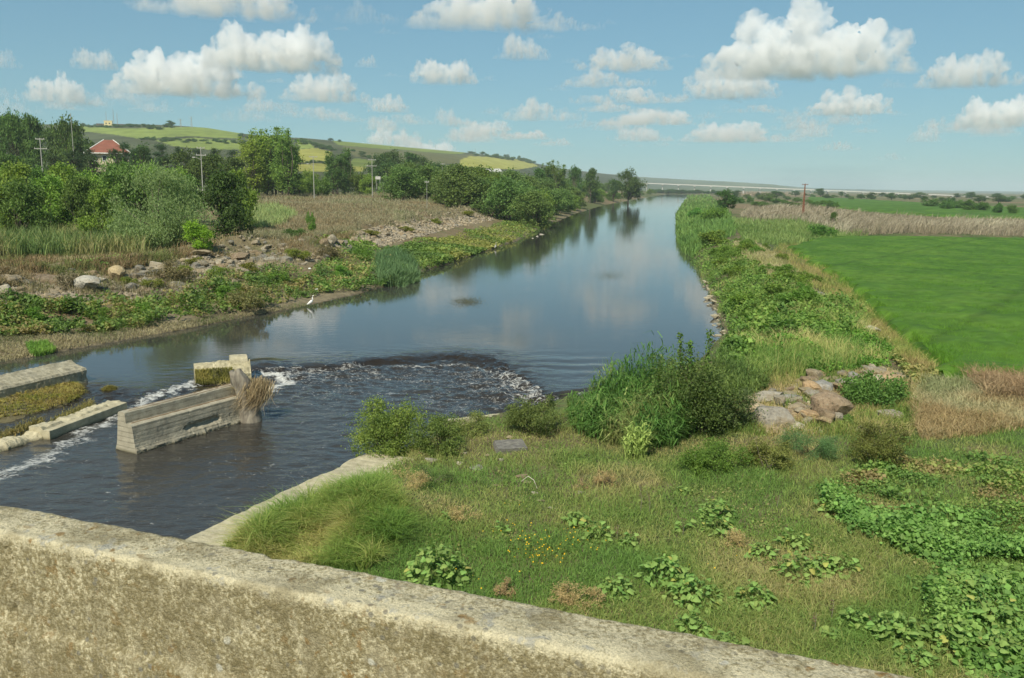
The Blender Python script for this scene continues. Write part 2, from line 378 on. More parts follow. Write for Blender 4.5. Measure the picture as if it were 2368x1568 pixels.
def project(P):
    q = P - np.array([0, 0, CAMZ]); f = q[:, 1] * cP - q[:, 2] * sP; b = q[:, 1] * sP + q[:, 2] * cP; a_ = q[:, 0]
    a2, b2 = a_ * cR + b * sR, -a_ * sR + b * cR
    return 1184 + FPX * a2 / f, 784 - FPX * b2 / f
pu, pv = project(Vh)
scrub, crop, yel, olive = np.array([.075, .085, .042]), np.array([.20, .25, .06]), np.array([.33, .32, .075]), np.array([.125, .125, .055])
wob = 4 * fbm(Vh[:, 0] * .01, Vh[:, 1] * .01, 3, 80); pv2 = pv + wob; pu2 = pu + 2 * wob
nn = fbm(Vh[:, 0] * .012, Vh[:, 1] * .012, 4, 81)
hc = scrub * (1 + nn[:, None]) * np.ones((len(Vh), 1))
fields = [([(170, 290), (300, 298), (400, 294), (470, 293), (560, 308), (556, 320), (500, 318), (440, 314), (330, 322), (250, 310), (190, 304)], crop),
          ([(360, 324), (450, 318), (560, 326), (600, 345), (480, 345), (400, 338)], crop * .95),
          ([(690, 345), (730, 342), (770, 352), (762, 372), (690, 376)], yel * .9), ([(680, 380), (760, 378), (850, 384), (840, 398), (690, 396)], yel * .8),
          ([(770, 326), (900, 336), (1000, 344), (1080, 352), (1060, 357), (900, 345), (780, 334)], crop * .9),
          ([(790, 336), (900, 346), (1060, 358), (1100, 356), (1060, 376), (1000, 384), (900, 372), (820, 362)], olive),
          ([(1085, 360), (1150, 364), (1215, 370), (1245, 384), (1200, 392), (1060, 386), (1062, 372)], yel),
          ([(1020, 380), (1060, 386), (1150, 398), (1000, 394)], crop * .8), ([(820, 366), (960, 384), (920, 392), (800, 384)], crop * .7), ([(690, 322), (722, 326), (724, 342), (690, 344)], crop)]
for poly, colr in fields:
    mk = inpoly(pu2, pv2, poly); hc[mk] = colr * (1 + .25 * nn[mk, None])
t = NT('hillside'); a = t.attr('tint').outputs['Color']
c = t.mix(.7, a, t.ramp(t.noise(.05, 6, t.pos(), .6), [(.3, .6), (.7, 1.35)]), 'MULTIPLY'); t.bsdf(c, .95, None, .05)
HILLM = t.m
struct(build('hill', Vh, grid_faces(*U.shape), HILLM, tint=hc, smooth=True))
def far_hill(name, us_, vs_, D, colr, back=1.5):
    u_ = np.linspace(us_[0], us_[-1], 90); v_ = np.interp(u_, us_, vs_) - 1.6 * np.abs(fbm(u_ / 18., u_ * 0, 4, 90))
    top = aty(u_, v_, np.full(90, float(D))); rows = []
    for kk, zf in ((.55, 0), (.75, .35), (.9, .8), (1, 1), (1.1, .8), (back, 0)):
        r_ = top.copy(); r_[:, 0] *= kk; r_[:, 1] *= kk; r_[:, 2] = np.maximum(top[:, 2], 2) * zf + .5 * (1 - zf) + 6 * fbm(r_[:, 0] * .004, r_[:, 1] * .004, 3, 91) * (0 < zf < 1); rows.append(r_)
    Vf = np.concatenate(rows); nf_ = fbm(Vf[:, 0] * .003, Vf[:, 1] * .003, 4, 93)
    tn = np.array(colr) * (1 + 1.4 * nf_[:, None]); struct(build(name, Vf, grid_faces(6, 90), HILLM, tint=np.clip(tn, .02, .6), smooth=True))
far_hill('hill_far', [1380, 1440, 1490, 1560, 1640, 1700, 1790, 1830, 1900], [402, 404, 410, 414, 418, 421, 427, 433, 440], 5200, (.10, .12, .06))
far_hill('hill_farther', [1560, 1640, 1700, 1790, 1900, 2100, 2368, 2700], [417, 418, 421, 428, 436, 440, 443, 446], 9000, (.09, .11, .06))

# ================================================================ concrete
def concrete_mat(name, base=(.44, .40, .29), dark=(.20, .18, .12), lines=False, scale=3.0):
    t = NT(name); p = t.n('TexCoord').outputs['Object']; n = t.noise(scale, 6, p, .65); n2 = t.noise(scale * 9, 4, p, .6); n3 = t.noise(scale * .35, 3, p)
    c = t.mix(t.ramp(n, [(.35, 0.), (.7, 1.)]), base, dark)
    c = t.mix(.55, c, t.ramp(n2, [(.25, .55), (.6, 1.2)]), 'MULTIPLY')
    c = t.mix(t.ramp(n3, [(.5, 0.), (.75, .35)]), c, (.16, .15, .13))
    z = t.n('SeparateXYZ', {0: p}).outputs['Z']
    wet = t.ramp(t.math('ADD', z, t.math('MULTIPLY', n, .25)), [(.10, 1.0), (.24, 0.0)])        # algae along the waterline
    c = t.mix(t.math('MULTIPLY', wet, .75), c, (.075, .07, .03))
    h = t.math('ADD', n, t.math('MULTIPLY', n2, .5))
    if lines:
        w = t.math('FRACT', t.math('MULTIPLY', z, 5.2)); ln = t.ramp(w, [(.0, 0.), (.07, 1.), (1., 1.)])
        c = t.mix(.3, c, t.ramp(w, [(0., .35), (.06, 1.), (1., 1.)]), 'MULTIPLY'); h = t.math('ADD', h, t.math('MULTIPLY', ln, .5))
    t.bsdf(c, .93, t.bump(h, .7, .05), .15); return t.m
CONC = concrete_mat('weathered_concrete'); CONCL = concrete_mat('board_marked_concrete', (.42, .385, .29), (.27, .245, .18), True)
PALE = concrete_mat('pale_broken_concrete', (.53, .48, .33), (.34, .30, .19), scale=4)

def rough_prism(profile, length, ns, amp=.02, seed=1, ends=True, tops=None):
    """profile: closed list of (across, z); extruded along +y with noise; returns V, F"""
    P = []; prof = np.array(profile, float); k = len(prof)
    # subdivide the outline
    pts = []
    for i in range(k):
        a_, b_ = prof[i], prof[(i + 1) % k]; m_ = max(1, int(np.linalg.norm(b_ - a_) / .07))
        pts += [a_ + (b_ - a_) * j / m_ for j in range(m_)]
    pts = np.array(pts); kp = len(pts); sy = np.linspace(0, length, ns)
    V = np.stack([np.broadcast_to(pts[:, 0], (ns, kp)), np.broadcast_to(sy[:, None], (ns, kp)), np.broadcast_to(pts[:, 1], (ns, kp))], -1).reshape(-1, 3)
    cx, cz = pts.mean(0); nx = V[:, 0] - cx; nz_ = V[:, 2] - cz; ln = np.hypot(nx, nz_) + 1e-6
    d = amp * 2 * noise3(V, 3.0, seed) + amp * 1.2 * noise3(V, 11.0, seed + 5)
    V = V.copy(); V[:, 0] += d * nx / ln; V[:, 2] += d * nz_ / ln
    F = []
    for i in range(ns - 1):
        j = np.arange(kp); F.append(np.stack([i * kp + j, i * kp + (j + 1) % kp, (i + 1) * kp + (j + 1) % kp, (i + 1) * kp + j], -1))
    F = [np.concatenate(F)]
    n0 = len(V); V = np.concatenate([V, [[cx, V[:kp, 1].mean(), cz], [cx, V[-kp:, 1].mean(), cz]]])
    j = np.arange(kp); F.append(np.concatenate([np.stack([np.full(kp, n0), (j + 1) % kp, j], -1), np.stack([np.full(kp, n0 + 1), (ns - 1) * kp + j, (ns - 1) * kp + (j + 1) % kp], -1)]))
    return V, F
def heading(a, b): return math.atan2(-(b[0] - a[0]), b[1] - a[1])

# bridge the picture is taken from: parapet and deck
bd = np.array([.9384, -.3457]); bn = np.array([.3457, .9384])
bridge = tag(empty('road_bridge', (0, 0, 0)), 'lichen covered concrete parapet of the road bridge above the river', 'bridge')
s_ = np.unique(np.concatenate([np.linspace(-34, -4.6, 60), np.arange(-4.6, 1.2, .016), np.linspace(1.2, 24, 50)]))
o0, i0, zt = 2.74, 2.49, 8.5
prof = [(o0, zt - 1.1), (o0, zt - .5), (o0, zt - .02), (o0 - .003, zt - .006), (o0 - .010, zt)]
prof += [(x_, zt + .004) for x_ in np.linspace(o0 - .02, i0 + .014, 16)] + [(i0 + .006, zt - .001), (i0 + .001, zt - .010), (i0, zt - .022)]
prof += [(i0, z_) for z_ in np.linspace(zt - .05, zt - .40, 22)] + [(i0 - .006, zt - .42), (i0 - .02, zt - .425)] + [(i0 - .02, z_) for z_ in np.linspace(zt - .45, zt - .95, 14)]
prof = np.array(prof); S, K = np.meshgrid(s_, np.arange(len(prof)), indexing='ij'); N_, Z_ = prof[K, 0], prof[K, 1]
flat = np.stack([S, N_ * 1.0, Z_], -1).reshape(-1, 3)
d = .004 * noise3(flat, 6, 3) + .010 * noise3(flat, 26, 4); chips = np.clip(noise3(flat, 5.0, 8) - .10, 0, 1) * .07 + np.clip(noise3(flat, 17.0, 9) - .1, 0, 1) * .06
edge = np.exp(-((np.abs(N_.ravel() - (o0 + i0) / 2) - .125) / .03) ** 2) * np.exp(-((Z_.ravel() - zt) / .03) ** 2)
N2 = N_.ravel() + np.where(N_.ravel() < 2.6, -1, 1) * (d - edge * chips); Z2 = Z_.ravel() + d * .8 - edge * chips
sj = -3.22 + .02 * np.sin(Z_.ravel() * 40); jg = np.exp(-((S.ravel() - sj) / .014) ** 2) * (N_.ravel() < 2.6) * (Z_.ravel() < zt - .06); N2 = N2 + .025 * jg
spall = np.clip(np.exp(-(((S.ravel() + 3.55) / .35) ** 2 + ((Z_.ravel() - zt + .36) / .05) ** 2)) - .3 + .6 * noise3(flat, 9, 12), 0, 1) * (N_.ravel() < 2.6) * (Z_.ravel() < zt - .2); N2 = N2 + .05 * spall
Vp = np.stack([bd[0] * S.ravel() + bn[0] * N2, bd[1] * S.ravel() + bn[1] * N2, Z2], -1)
t = NT('lichen_concrete'); p = t.pos()
wr = t.attr('wear').outputs['Fac']; n1 = t.noise(62, 6, p, .7); n2 = t.noise(15, 6, p, .7); n3 = t.noise(150, 3, p, .65); n4 = t.noise(4.5, 4, p); big = t.noise(1.4, 3, p)
c = t.mix(t.ramp(t.math('SUBTRACT', n1, t.math('MULTIPLY', wr, .14)), [(.40, 0.), (.54, 1.)]), (.66, .59, .395), (.29, .245, .13))
c = t.mix(t.ramp(t.math('SUBTRACT', n2, t.math('MULTIPLY', wr, .2)), [(.47, 0.), (.60, .7)]), c, (.19, .16, .08))
c = t.mix(t.ramp(n4, [(.55, 0.), (.72, .5)]), c, (.42, .37, .25))
v1 = t.n('TexVoronoi', {'Scale': 24.0, 'Vector': p}); c = t.mix(t.math('MULTIPLY', t.ramp(v1.outputs['Distance'], [(.22, 1.), (.30, 0.)]), t.ramp(t.noise(5, 2, p), [(.52, 0.), (.6, .8)])), c, (.22, .21, .17))
v2 = t.n('TexVoronoi', {'Scale': 9.0, 'Vector': t.mix(.08, p, t.n('TexNoise', {'Scale': 9, 'Vector': p}).outputs['Color'], 'ADD')})
c = t.mix(t.math('MULTIPLY', t.ramp(v2.outputs['Distance'], [(.13, 1.), (.18, 0.)]), t.ramp(v2.outputs['Color'], [(.62, 0.), (.66, .9)])), c, (.60, .58, .48))
c = t.mix(t.math('MULTIPLY', t.ramp(t.noise(17, 3, p), [(.6, 0.), (.66, .8)]), t.ramp(big, [(.4, 0.), (.6, 1.)])), c, (.26, .15, .04))
c = t.mix(t.ramp(t.noise(3.2, 6, p, .7), [(.50, 0.), (.60, .55)]), c, (.21, .175, .09))
c = t.mix(t.ramp(t.noise(6.5, 6, t.vscale(p, (1, 1, .6)), .7), [(.56, 0.), (.66, .7)]), c, (.60, .54, .37))
c = t.mix(t.math('MULTIPLY', t.ramp(t.noise(8, 5, p, .65), [(.57, 0.), (.63, .8)]), wr), c, (.42, .41, .35))
c = t.mix(t.math('MULTIPLY', t.ramp(t.noise(5, 5, t.vscale(p, (1, 1, .12)), .65), [(.50, 0.), (.66, .6)]), t.math('SUBTRACT', 1.0, wr)), c, (.19, .16, .085))
c = t.mix(.6, c, t.ramp(n3, [(.3, .5), (.65, 1.3)]), 'MULTIPLY')
t.bsdf(c, .95, t.bump(t.math('ADD', t.math('ADD', n1, n2), t.math('MULTIPLY', n3, .6)), 1.0, .014), .15)
wear = np.clip(np.exp(-((N_ - i0 - .03) / .05) ** 2) * (Z_ > zt - .05) + .45 * (Z_ > zt - .02), 0, 1).ravel()
build('parapet', Vp, grid_faces(len(s_), len(prof))[:, ::-1], t.m, bridge, smooth=True, attrs={'wear': wear})
Vd, Fd = box(-34, 24, -9, 2.7, 6.6, 7.55)
Vd = np.stack([bd[0] * Vd[:, 0] + bn[0] * Vd[:, 1], bd[1] * Vd[:, 0] + bn[1] * Vd[:, 1], Vd[:, 2]], -1)
build('deck', Vd, Fd, CONC, bridge)

# abutment strip along the water
A0, A1 = at(380, 1268, .95), at(815, 1062, .95)
ab_v, ab_f = rough_prism([(0, -1.2), (0, .62), (.03, .93), (.12, 1.0), (1.1, 1.03), (1.45, 1.0), (1.5, -.3)], float(np.linalg.norm((A1 - A0)[:2])) + 3.0, 90, .035, 11)
ab_v[:, 0] += .22 * fbm(ab_v[:, 1] * .9, ab_v[:, 1] * 0, 3, 14) + .45 * sstep(6.5, 8.5, ab_v[:, 1]) * (ab_v[:, 0] > .5)
o = build('abutment_wall', ab_v, ab_f, PALE); st = A0 - 2.2 * (A1 - A0) / np.linalg.norm(A1 - A0)
o.location = (st[0], st[1], 0); o.rotation_euler = (0, 0, heading(A0, A1)); tag(o, 'pale concrete abutment strip along the near water edge', 'retaining wall')
a0, a1 = at(1085, 962, .8), at(1200, 950, .8)
V1, F1 = rough_prism([(0, -1), (0, .75), (.5, .8), (.5, -.5)], 5.0, 40, .03, 19)
o = build('abutment_wall', V1, F1, PALE); o.location = (*at(1010, 968, .8)[:2], 0); o.rotation_euler = (0, 0, heading(at(1010, 968, .8), at(1200, 948, .8)) )
tag(o, 'short pale concrete edge showing between two bushes at the water', 'retaining wall')

# stepped pier standing in the river
q0, q1 = at(293, 1045, 0), at(583, 958, 0)
L = float(np.linalg.norm((q1 - q0)[:2]))
pier = tag(empty('weir_pier', (q0[0], q0[1], 0), heading(q0, q1)), 'stepped concrete pier with board marks standing in the river', 'pier')
pv_, pf_ = rough_prism([(-.58, -.8), (-.56, .12), (-.52, .22), (-.36, 1.48), (-.30, 1.52), (-.02, 1.52), (.02, 1.48), (.06, 1.10), (.10, 1.07), (.34, 1.08), (.40, 1.04), (.50, .24), (.56, .12), (.58, -.8)], L, 110, .018, 23)
lower = np.clip(.42 - pv_[:, 2], 0, 1); pv_[:, 0] += np.sign(pv_[:, 0]) * lower * .5 * np.abs(noise3(pv_, 6, 27))
hol = np.exp(-(((pv_[:, 1] - L * .52) / .9) ** 2 + ((pv_[:, 2] - .42) / .16) ** 2)) * (pv_[:, 0] > .2); pv_[:, 0] -= np.clip(hol - .30 + .7 * noise3(pv_, 5, 29), 0, .4) * .28
pv_[:, 0] -= ((pv_[:, 0] > .3) & (pv_[:, 2] > .3)) * .007 * (np.mod(pv_[:, 2] * 5.2, 1) < .16)
chipt = np.clip(noise3(pv_, 5, 33) - .1, 0, 1) * .25 * (pv_[:, 2] > 1.4); pv_[:, 2] -= chipt
build('pier_wall', pv_, pf_, CONCL, pier)
for x0_, z0_, w_ in ((-.28, 1.50, .035), (-.06, 1.50, .03), (.10, 1.065, .035)):
    rv, rf = rough_prism([(x0_, z0_), (x0_, z0_ + .035), (x0_ + w_, z0_ + .035), (x0_ + w_, z0_)], L * .93, 50, .006, 35)
    rv[:, 1] += .2; t = bpy.data.materials.get('rusty_rail')
    if t is None:
        tt = NT('rusty_rail'); tt.bsdf(tt.ramp(tt.noise(20, 4), [(.3, (.22, .12, .06)), (.7, (.42, .31, .20))]), .9); t = tt.m
    build('rail', rv, rf, t, pier)

# broken block, left wall, low slab
b0, b1 = at(450, 877, .1), at(578, 868, .1)
V2, F2 = rough_prism([(-.75, -.6), (-.62, .25), (-.46, .74), (-.1, .84), (.28, .80), (.62, .50), (.95, -.6)], float(np.linalg.norm((b1 - b0)[:2])), 50, .07, 41)
V2[:, 2] += .12 * (V2[:, 1] / 2.7) * (V2[:, 2] > .4)
blk = tag(empty('concrete_block', (b0[0], b0[1], .05), heading(b0, b1)), 'broken concrete block furred with weed upstream of the stepped pier', 'block')
build('block_core', V2, F2, concrete_mat('mossy_broken_concrete', (.50, .45, .30), (.26, .23, .13), scale=5), blk)
Vc, Fc = rough_prism([(-.42, .4), (-.40, 1.05), (-.28, 1.14), (.2, 1.12), (.32, 1.0), (.5, .2), (-.3, .2)], .85, 14, .035, 43); Vc[:, 1] += 1.75
build('block_corner', Vc, Fc, PALE, blk)
l1 = at(178, 862, .55); l0 = at(-260, 965, .55)
V3, F3 = rough_prism([(-.9, -.8), (-.8, .6), (-.55, 1.12), (-.35, 1.18), (.2, .98), (.62, .85), (.7, .75), (.78, -.8)], float(np.linalg.norm((l1 - l0)[:2])), 120, .045, 47)
V3[:, 1] += .35 * (V3[:, 1] > np.max(V3[:, 1]) - .3) * noise3(V3, 2, 49)
o = build('broken_wall', V3, F3, CONC); o.location = (l0[0], l0[1], 0); o.rotation_euler = (0, 0, heading(l0, l1)); tag(o, 'long grey broken concrete wall slanting in from the picture edge', 'wall')
s0, s1 = at(92, 1012, .05), at(273, 944, .05)
V4, F4 = rough_prism([(-.46, -.5), (-.46, .33), (.38, .36), (.46, .34), (.47, -.5)], float(np.linalg.norm((s1 - s0)[:2])), 60, .012, 51)
V4[:, 2] += np.where((V4[:, 2] > .2) & (V4[:, 0] < .15), .10 * np.clip(.6 + noise3(V4, 3, 53) * 3, 0, 1.4), 0)
o = build('concrete_slab', V4, F4, PALE); o.location = (s0[0], s0[1], 0); o.rotation_euler = (0, 0, heading(s0, s1)); tag(o, 'low pale concrete slab in the channel beside the stepped pier', 'slab')
s2, s3 = at(-60, 1052, .02), at(88, 1008, .02)
V5, F5 = rough_prism([(-.45, -.5), (-.4, .18), (-.1, .32), (.3, .28), (.45, .1), (.5, -.5)], float(np.linalg.norm((s3 - s2)[:2])), 60, .06, 57)
V5[:, 2] -= .18 * (V5[:, 2] > 0) * np.abs(np.sin(V5[:, 1] * 2.3)) ** 4
o = build('concrete_slab', V5, F5, PALE); o.location = (s2[0], s2[1], 0); o.rotation_euler = (0, 0, heading(s2, s3)); tag(o, 'crumbled end of the low slab at the picture edge', 'slab')

# stump wedged at the pier's upstream end, straw caught on it
stp = at(582, 972, 0); g = empty('drift_stump', (stp[0], stp[1], -.3)); tag(g, 'grey dead tree stump wedged against the end of the stepped pier', 'stump')
zz = np.linspace(0, 2.45, 14); path = np.stack([.02 - .30 * zz / 2.4 - .25 * np.clip(zz - 1.5, 0, 1) ** 1.2, .05 * np.sin(zz * 2), zz], -1)
Vt, Ft = tube(path, .48 - .16 * zz / 2.4 - .22 * np.clip(zz - 2.0, 0, 1), 18); Vt[:, :2] *= (1 + .7 * noise3(Vt, 2.2, 61) + .4 * noise3(Vt, 6, 62) + .2 * noise3(Vt, 14, 63))[:, None]; Vt[:, 2] += .35 * noise3(Vt, 5, 64) * (Vt[:, 2] > 2.2)
t = NT('dead_wood'); n = t.noise(7, 5, t.vscale(t.n('TexCoord').outputs['Object'], (1, 1, .2)), .6)
t.bsdf(t.ramp(n, [(.3, (.11, .095, .075)), (.7, (.30, .27, .21))]), .95, t.bump(n, .9, .05)); DEADW = t.m
build('trunk', Vt, Ft, DEADW, g, smooth=True)
Vt, Ft = tube([(-.1, .1, 1.35), (-.5, .45, 1.42), (-1.0, .75, 1.38), (-1.5, 1.05, 1.30)], [.10, .11, .11, .10], 8); build('log', Vt, Ft, DEADW, g, smooth=True)

# ================================================================ plants: building blocks
def rnd(n, a=0., b=1.): return rng.uniform(a, b, n)
def unit(n):
    v = rng.normal(size=(n, 3)); return v / np.linalg.norm(v, axis=1)[:, None]
def leaf_quads(C, size, aspect=.55, upbias=.6, droop=0.):
    """one folded rhombus for each centre"""
    n = len(C); N = unit(n); N[:, 2] += upbias; N /= np.linalg.norm(N, axis=1)[:, None]
    A = np.cross(N, unit(n)); A /= np.linalg.norm(A, axis=1)[:, None] + 1e-9
    if droop: A[:, 2] -= droop; A /= np.linalg.norm(A, axis=1)[:, None]
    B = np.cross(N, A); s = (np.asarray(size) * np.ones(n))[:, None]
    V = np.stack([C - A * s * .5, C + B * s * .5 * aspect - N * s * .06, C + A * s * .5, C - B * s * .5 * aspect - N * s * .06], 1).reshape(-1, 3)
    i = np.arange(n)[:, None] * 4
    return V, np.concatenate([i + np.array([[0, 1, 2]]), i + np.array([[0, 2, 3]])])
def mixcol(a, b, k): return np.asarray(a)[None] * (1 - k[:, None]) + np.asarray(b)[None] * k[:, None]
def blades(P, h, w, lean=.35, az=None, curl=.5, tint=None):
    """bent grass blades: two quads' worth of strip ending in a tip"""
    n = len(P); az = rnd(n, 0, 2 * np.pi) if az is None else az
    D = np.stack([np.cos(az), np.sin(az), np.zeros(n)], -1); fa = rnd(n, 0, 2 * np.pi); Wd = np.stack([np.cos(fa), np.sin(fa), np.zeros(n)], -1)
    h = (np.asarray(h) * np.ones(n))[:, None]; w = (np.asarray(w) * np.ones(n))[:, None]; ln = (np.asarray(lean) * np.abs(rng.normal(1, .45, n)))[:, None]
    Zu = np.array([[0, 0, 1.]]); mid = P + h * (.55 * Zu + .30 * ln * D); tip = P + h * ((1 - curl * ln * .5) * Zu + ln * (1 + curl * .3) * D)
    V = np.stack([P - Wd * w * .5, P + Wd * w * .5, mid + Wd * w * .42, mid - Wd * w * .42, tip], 1).reshape(-1, 3)
    i = np.arange(n)[:, None] * 5
    F = [i + np.array([[0, 1, 2, 3]]), i + np.array([[3, 2, 4]])]
    return V, F, (np.repeat(tint, 5, 0) if tint is not None else None)
def uv_in(poly, n):
    poly = np.asarray(poly, float); lo, hi = poly.min(0), poly.max(0); U_, V_ = [], []
    while sum(map(len, U_)) < n:
        u, v = rnd(n * 2, lo[0], hi[0]), rnd(n * 2, lo[1], hi[1]); k = inpoly(u, v, poly); U_.append(u[k]); V_.append(v[k])
    return np.concatenate(U_)[:n], np.concatenate(V_)[:n]
def spread(poly, n, z0=1.2):                  # n points of the terrain inside an outline
    u, v = uv_in(poly, n); p = ground(u, v, z0); return p[np.isfinite(p).all(1)]
def palette(P, cols, s=.6, seed=5, jitter=.18):
    """colour by patch: cols along a noise"""
    n = len(P); k = np.clip(fbm(P[:, 0] * s, P[:, 1] * s, 3, seed) * 2.2 + .5 + rng.normal(0, .16, n), 0, .999) * (len(cols) - 1)
    cols = np.asarray(cols, float); i = k.astype(int); f = (k - i)[:, None]
    c = cols[i] * (1 - f) + cols[np.minimum(i + 1, len(cols) - 1)] * f
    return c * (1 + rng.normal(0, jitter, n))[:, None].clip(.4, 1.8)
G_MID, G_DARK, G_LIGHT, G_YEL, G_BLUE = (.075, .13, .032), (.04, .075, .022), (.12, .19, .045), (.19, .20, .05), (.07, .115, .055)
TAN, BROWN, RUST, STRAW = (.30, .235, .13), (.19, .14, .08), (.24, .125, .055), (.40, .33, .18)

def crown_mesh(lobes, n, size, colA, colB, sub=9, subr=.30, aspect=.6, upbias=.5, droop=0, seed=0, hollow=.55):
    lobes = np.asarray(lobes, float); wgt = (lobes[:, 3] * lobes[:, 4] + lobes[:, 4] * lobes[:, 5]); wgt /= wgt.sum()
    li = rng.choice(len(lobes), n, p=wgt); si = rng.integers(0, sub, n)
    D = unit(len(lobes) * sub).reshape(len(lobes), sub, 3); D[..., 2] += .15; R = rng.uniform(hollow, 1.0, (len(lobes), sub, 1))
    sc = lobes[:, None, :3] + D * R * lobes[:, None, 3:6]; st = rng.uniform(0, 1, (len(lobes), sub)); ss = rng.uniform(.6, 1.35, (len(lobes), sub))
    C = sc[li, si] + rng.normal(0, 1, (n, 3)) * subr * (lobes[li, 3:6].mean(1) * ss[li, si])[:, None] * np.array([1, 1, .75])
    V, F = leaf_quads(C, size * rnd(n, .65, 1.3), aspect, upbias, droop)
    col = mixcol(colA, colB, np.clip(.65 * st[li, si] + .35 * rnd(n), 0, 1)) * (1 + rng.normal(0, .14, n))[:, None].clip(.5, 1.6)
    return V, F, np.repeat(col, 4, 0)
def limb(a, b, r0, r1, sag=.1, n=5):
    a, b = np.array(a, float), np.array(b, float); t_ = np.linspace(0, 1, n)[:, None]; P = a + (b - a) * t_
    P[:, :2] += (np.sin(t_ * np.pi) * rng.normal(0, sag, (1, 2)) * np.linalg.norm(b - a)); return tube(P, np.linspace(r0, r1, n), 6)
PROTO = {}
def tree(name, key, lobes, n, size, colA, colB, trunk_h, trunk_r, stems=1, dims=None, mat=LEAF, **kw):
    root = empty(name); lobes = np.asarray(lobes, float); parts = []
    for s in range(stems):
        bx, by = (0, 0) if stems == 1 else rng.normal(0, trunk_r * 2.5, 2)
        top = np.array([bx * 2, by * 2, trunk_h]); parts.append(limb((bx, by, -.4), top, trunk_r, trunk_r * .6, .05))
        for l in lobes[s::stems]:
            parts.append(limb(top * np.array([1, 1, rng.uniform(.6, 1)]), l[:3] + np.array([0, 0, .3 * l[5]]), trunk_r * .42, trunk_r * .08, .08))
    V, F = merge(parts); build('trunk', V, F, BARK, root, smooth=True)
    V, F, c = crown_mesh(lobes, n, size, colA, colB, **kw); build('crown', V, F, mat, root, tint=c)
    PROTO.setdefault(key, []).append((root, dims[0], dims[1])); root['used'] = 0
    return root
def rlobes(n, rx, z0, z1, r, flat=.8, shape='round'):
    out = []
    for i in range(n):
        a_, q = rng.uniform(0, 2 * np.pi), math.sqrt(rng.uniform(0, 1)); f = rng.uniform(0, 1)
        if shape == 'round': env = math.sqrt(max(.05, 1 - (2 * f - .85) ** 2 / 1.4))
        elif shape == 'cone': env = (1 - f) * .95 + .08
        else: env = .55 + .45 * math.sin(math.pi * min(1, f + .15))
        s = r * rng.uniform(.75, 1.25) * (.7 + .3 * env)
        out.append((rx * q * env * math.cos(a_), rx * q * env * math.sin(a_), z0 + (z1 - z0) * f, s, s, s * flat))
    return out
for i in range(3):
    tree('oak_tree', 'oak', rlobes(15, 3.4, 2.6, 8.6, 1.7), 5200, .42, (.035, .06, .02), (.075, .115, .032), 2.8, .26, dims=(9.0, 9.8))
for i in range(2):
    lob = [(rng.uniform(-1.5, 1.5), rng.uniform(-1.5, 1.5), z_, 1.4 * k_, 1.4 * k_, 1.8) for z_, k_ in zip(np.linspace(2.2, 15.5, 20), np.interp(np.linspace(0, 1, 20), [0, .3, .75, 1], [.9, 1.25, .85, .45]))]
    lob += [(rng.uniform(-2, 2), rng.uniform(-2, 2), rng.uniform(12, 16.5), .45, .45, 1.6) for _ in range(7)]
    tree('poplar_tree', 'poplar', lob, 8500, .42, (.06, .10, .03), (.13, .175, .045), 4.0, .25, dims=(5.6, 18.2), sub=8, subr=.33, stems=2)
lob = rlobes(34, 4.8, .8, 7.4, 1.6, .9)
tree('willow_tree', 'willow', lob, 24000, .36, (.09, .14, .062), (.165, .23, .105), 2.2, .28, dims=(11.8, 8.8), aspect=.26, droop=.9, upbias=.2, subr=.38, sub=14)
for i in range(2):
    lob = []
    for z_ in np.linspace(3, 11, 7):
        r_ = np.interp(z_, [3, 5, 11], [2.9, 3.0, .8])
        for k in range(5): a_ = rng.uniform(0, 6.28); q = r_ * rng.uniform(.35, .8); lob.append((q * math.cos(a_), q * math.sin(a_), z_ + rng.normal(0, .3), 1.2, 1.2, .38))
    tree('pine_tree', 'pine', lob, 5200, .34, (.022, .042, .02), (.048, .075, .03), 8.0, .22, dims=(7.4, 11.8), sub=7, subr=.30, aspect=.35)
for i in range(2):
    tree('young_tree', 'light', rlobes(20, 2.8, 1.0, 6.3, 1.2), 8000, .32, (.075, .12, .03), (.15, .21, .05), 2.0, .11, stems=3, dims=(6.6, 7.2), sub=8, subr=.34)
for i in range(3):
    tree('shrub', 'shrub', rlobes(11, 1.35, .35, 2.2, .75), 3600, .21, (.045, .075, .022), (.095, .14, .035), .5, .06, stems=3, dims=(3.9, 3.0), sub=8)
for i in range(3):
    tree('bushy_tree', 'bushy', rlobes(20, 3.6, .8, 7.6, 1.75), 8000, .40, (.04, .07, .024), (.095, .14, .042), 1.6, .16, stems=3, dims=(10.4, 9.2), sub=9)
_used = set()
def put(key, i, x, y, w, h, rot=None, col=(1, 1, 1), label='', cat='tree', group=None, sink=.0, z=None):
    root, w0, h0 = PROTO[key][i % len(PROTO[key])]
    o = root if root.name not in _used else copy_tree(root); _used.add(root.name)
    zz = float(H(x, y)) if z is None else z
    o.location = (x, y, zz - sink); o.rotation_euler = (0, 0, rng.uniform(0, 6.28) if rot is None else rot); o.scale = (w / w0, w / w0, h / h0)
    if 'used' in o: del o['used']
    for ch in o.children:
        if ch.name.startswith('crown'): ch.color = (*col, 1)
    tag(o, label, cat, group); return o
def put_uv(key, i, u, vtop, Y_, wpx, **kw):   # tree whose top shows at (u, vtop), standing at depth Y_
    p = aty(u, vtop, float(Y_)); x, y = float(p[0]), float(p[1]); g_ = float(H(x, y)) if kw.get('z') is None else kw['z']
    return put(key, i, x, y, wpx * Y_ / FPX, max(.6, float(p[2]) - g_), **kw)

ORD = 'first second third fourth fifth sixth seventh eighth ninth tenth eleventh twelfth thirteenth fourteenth fifteenth sixteenth seventeenth eighteenth nineteenth twentieth twenty-first twenty-second twenty-third twenty-fourth twenty-fifth'.split(); ROWN = {}
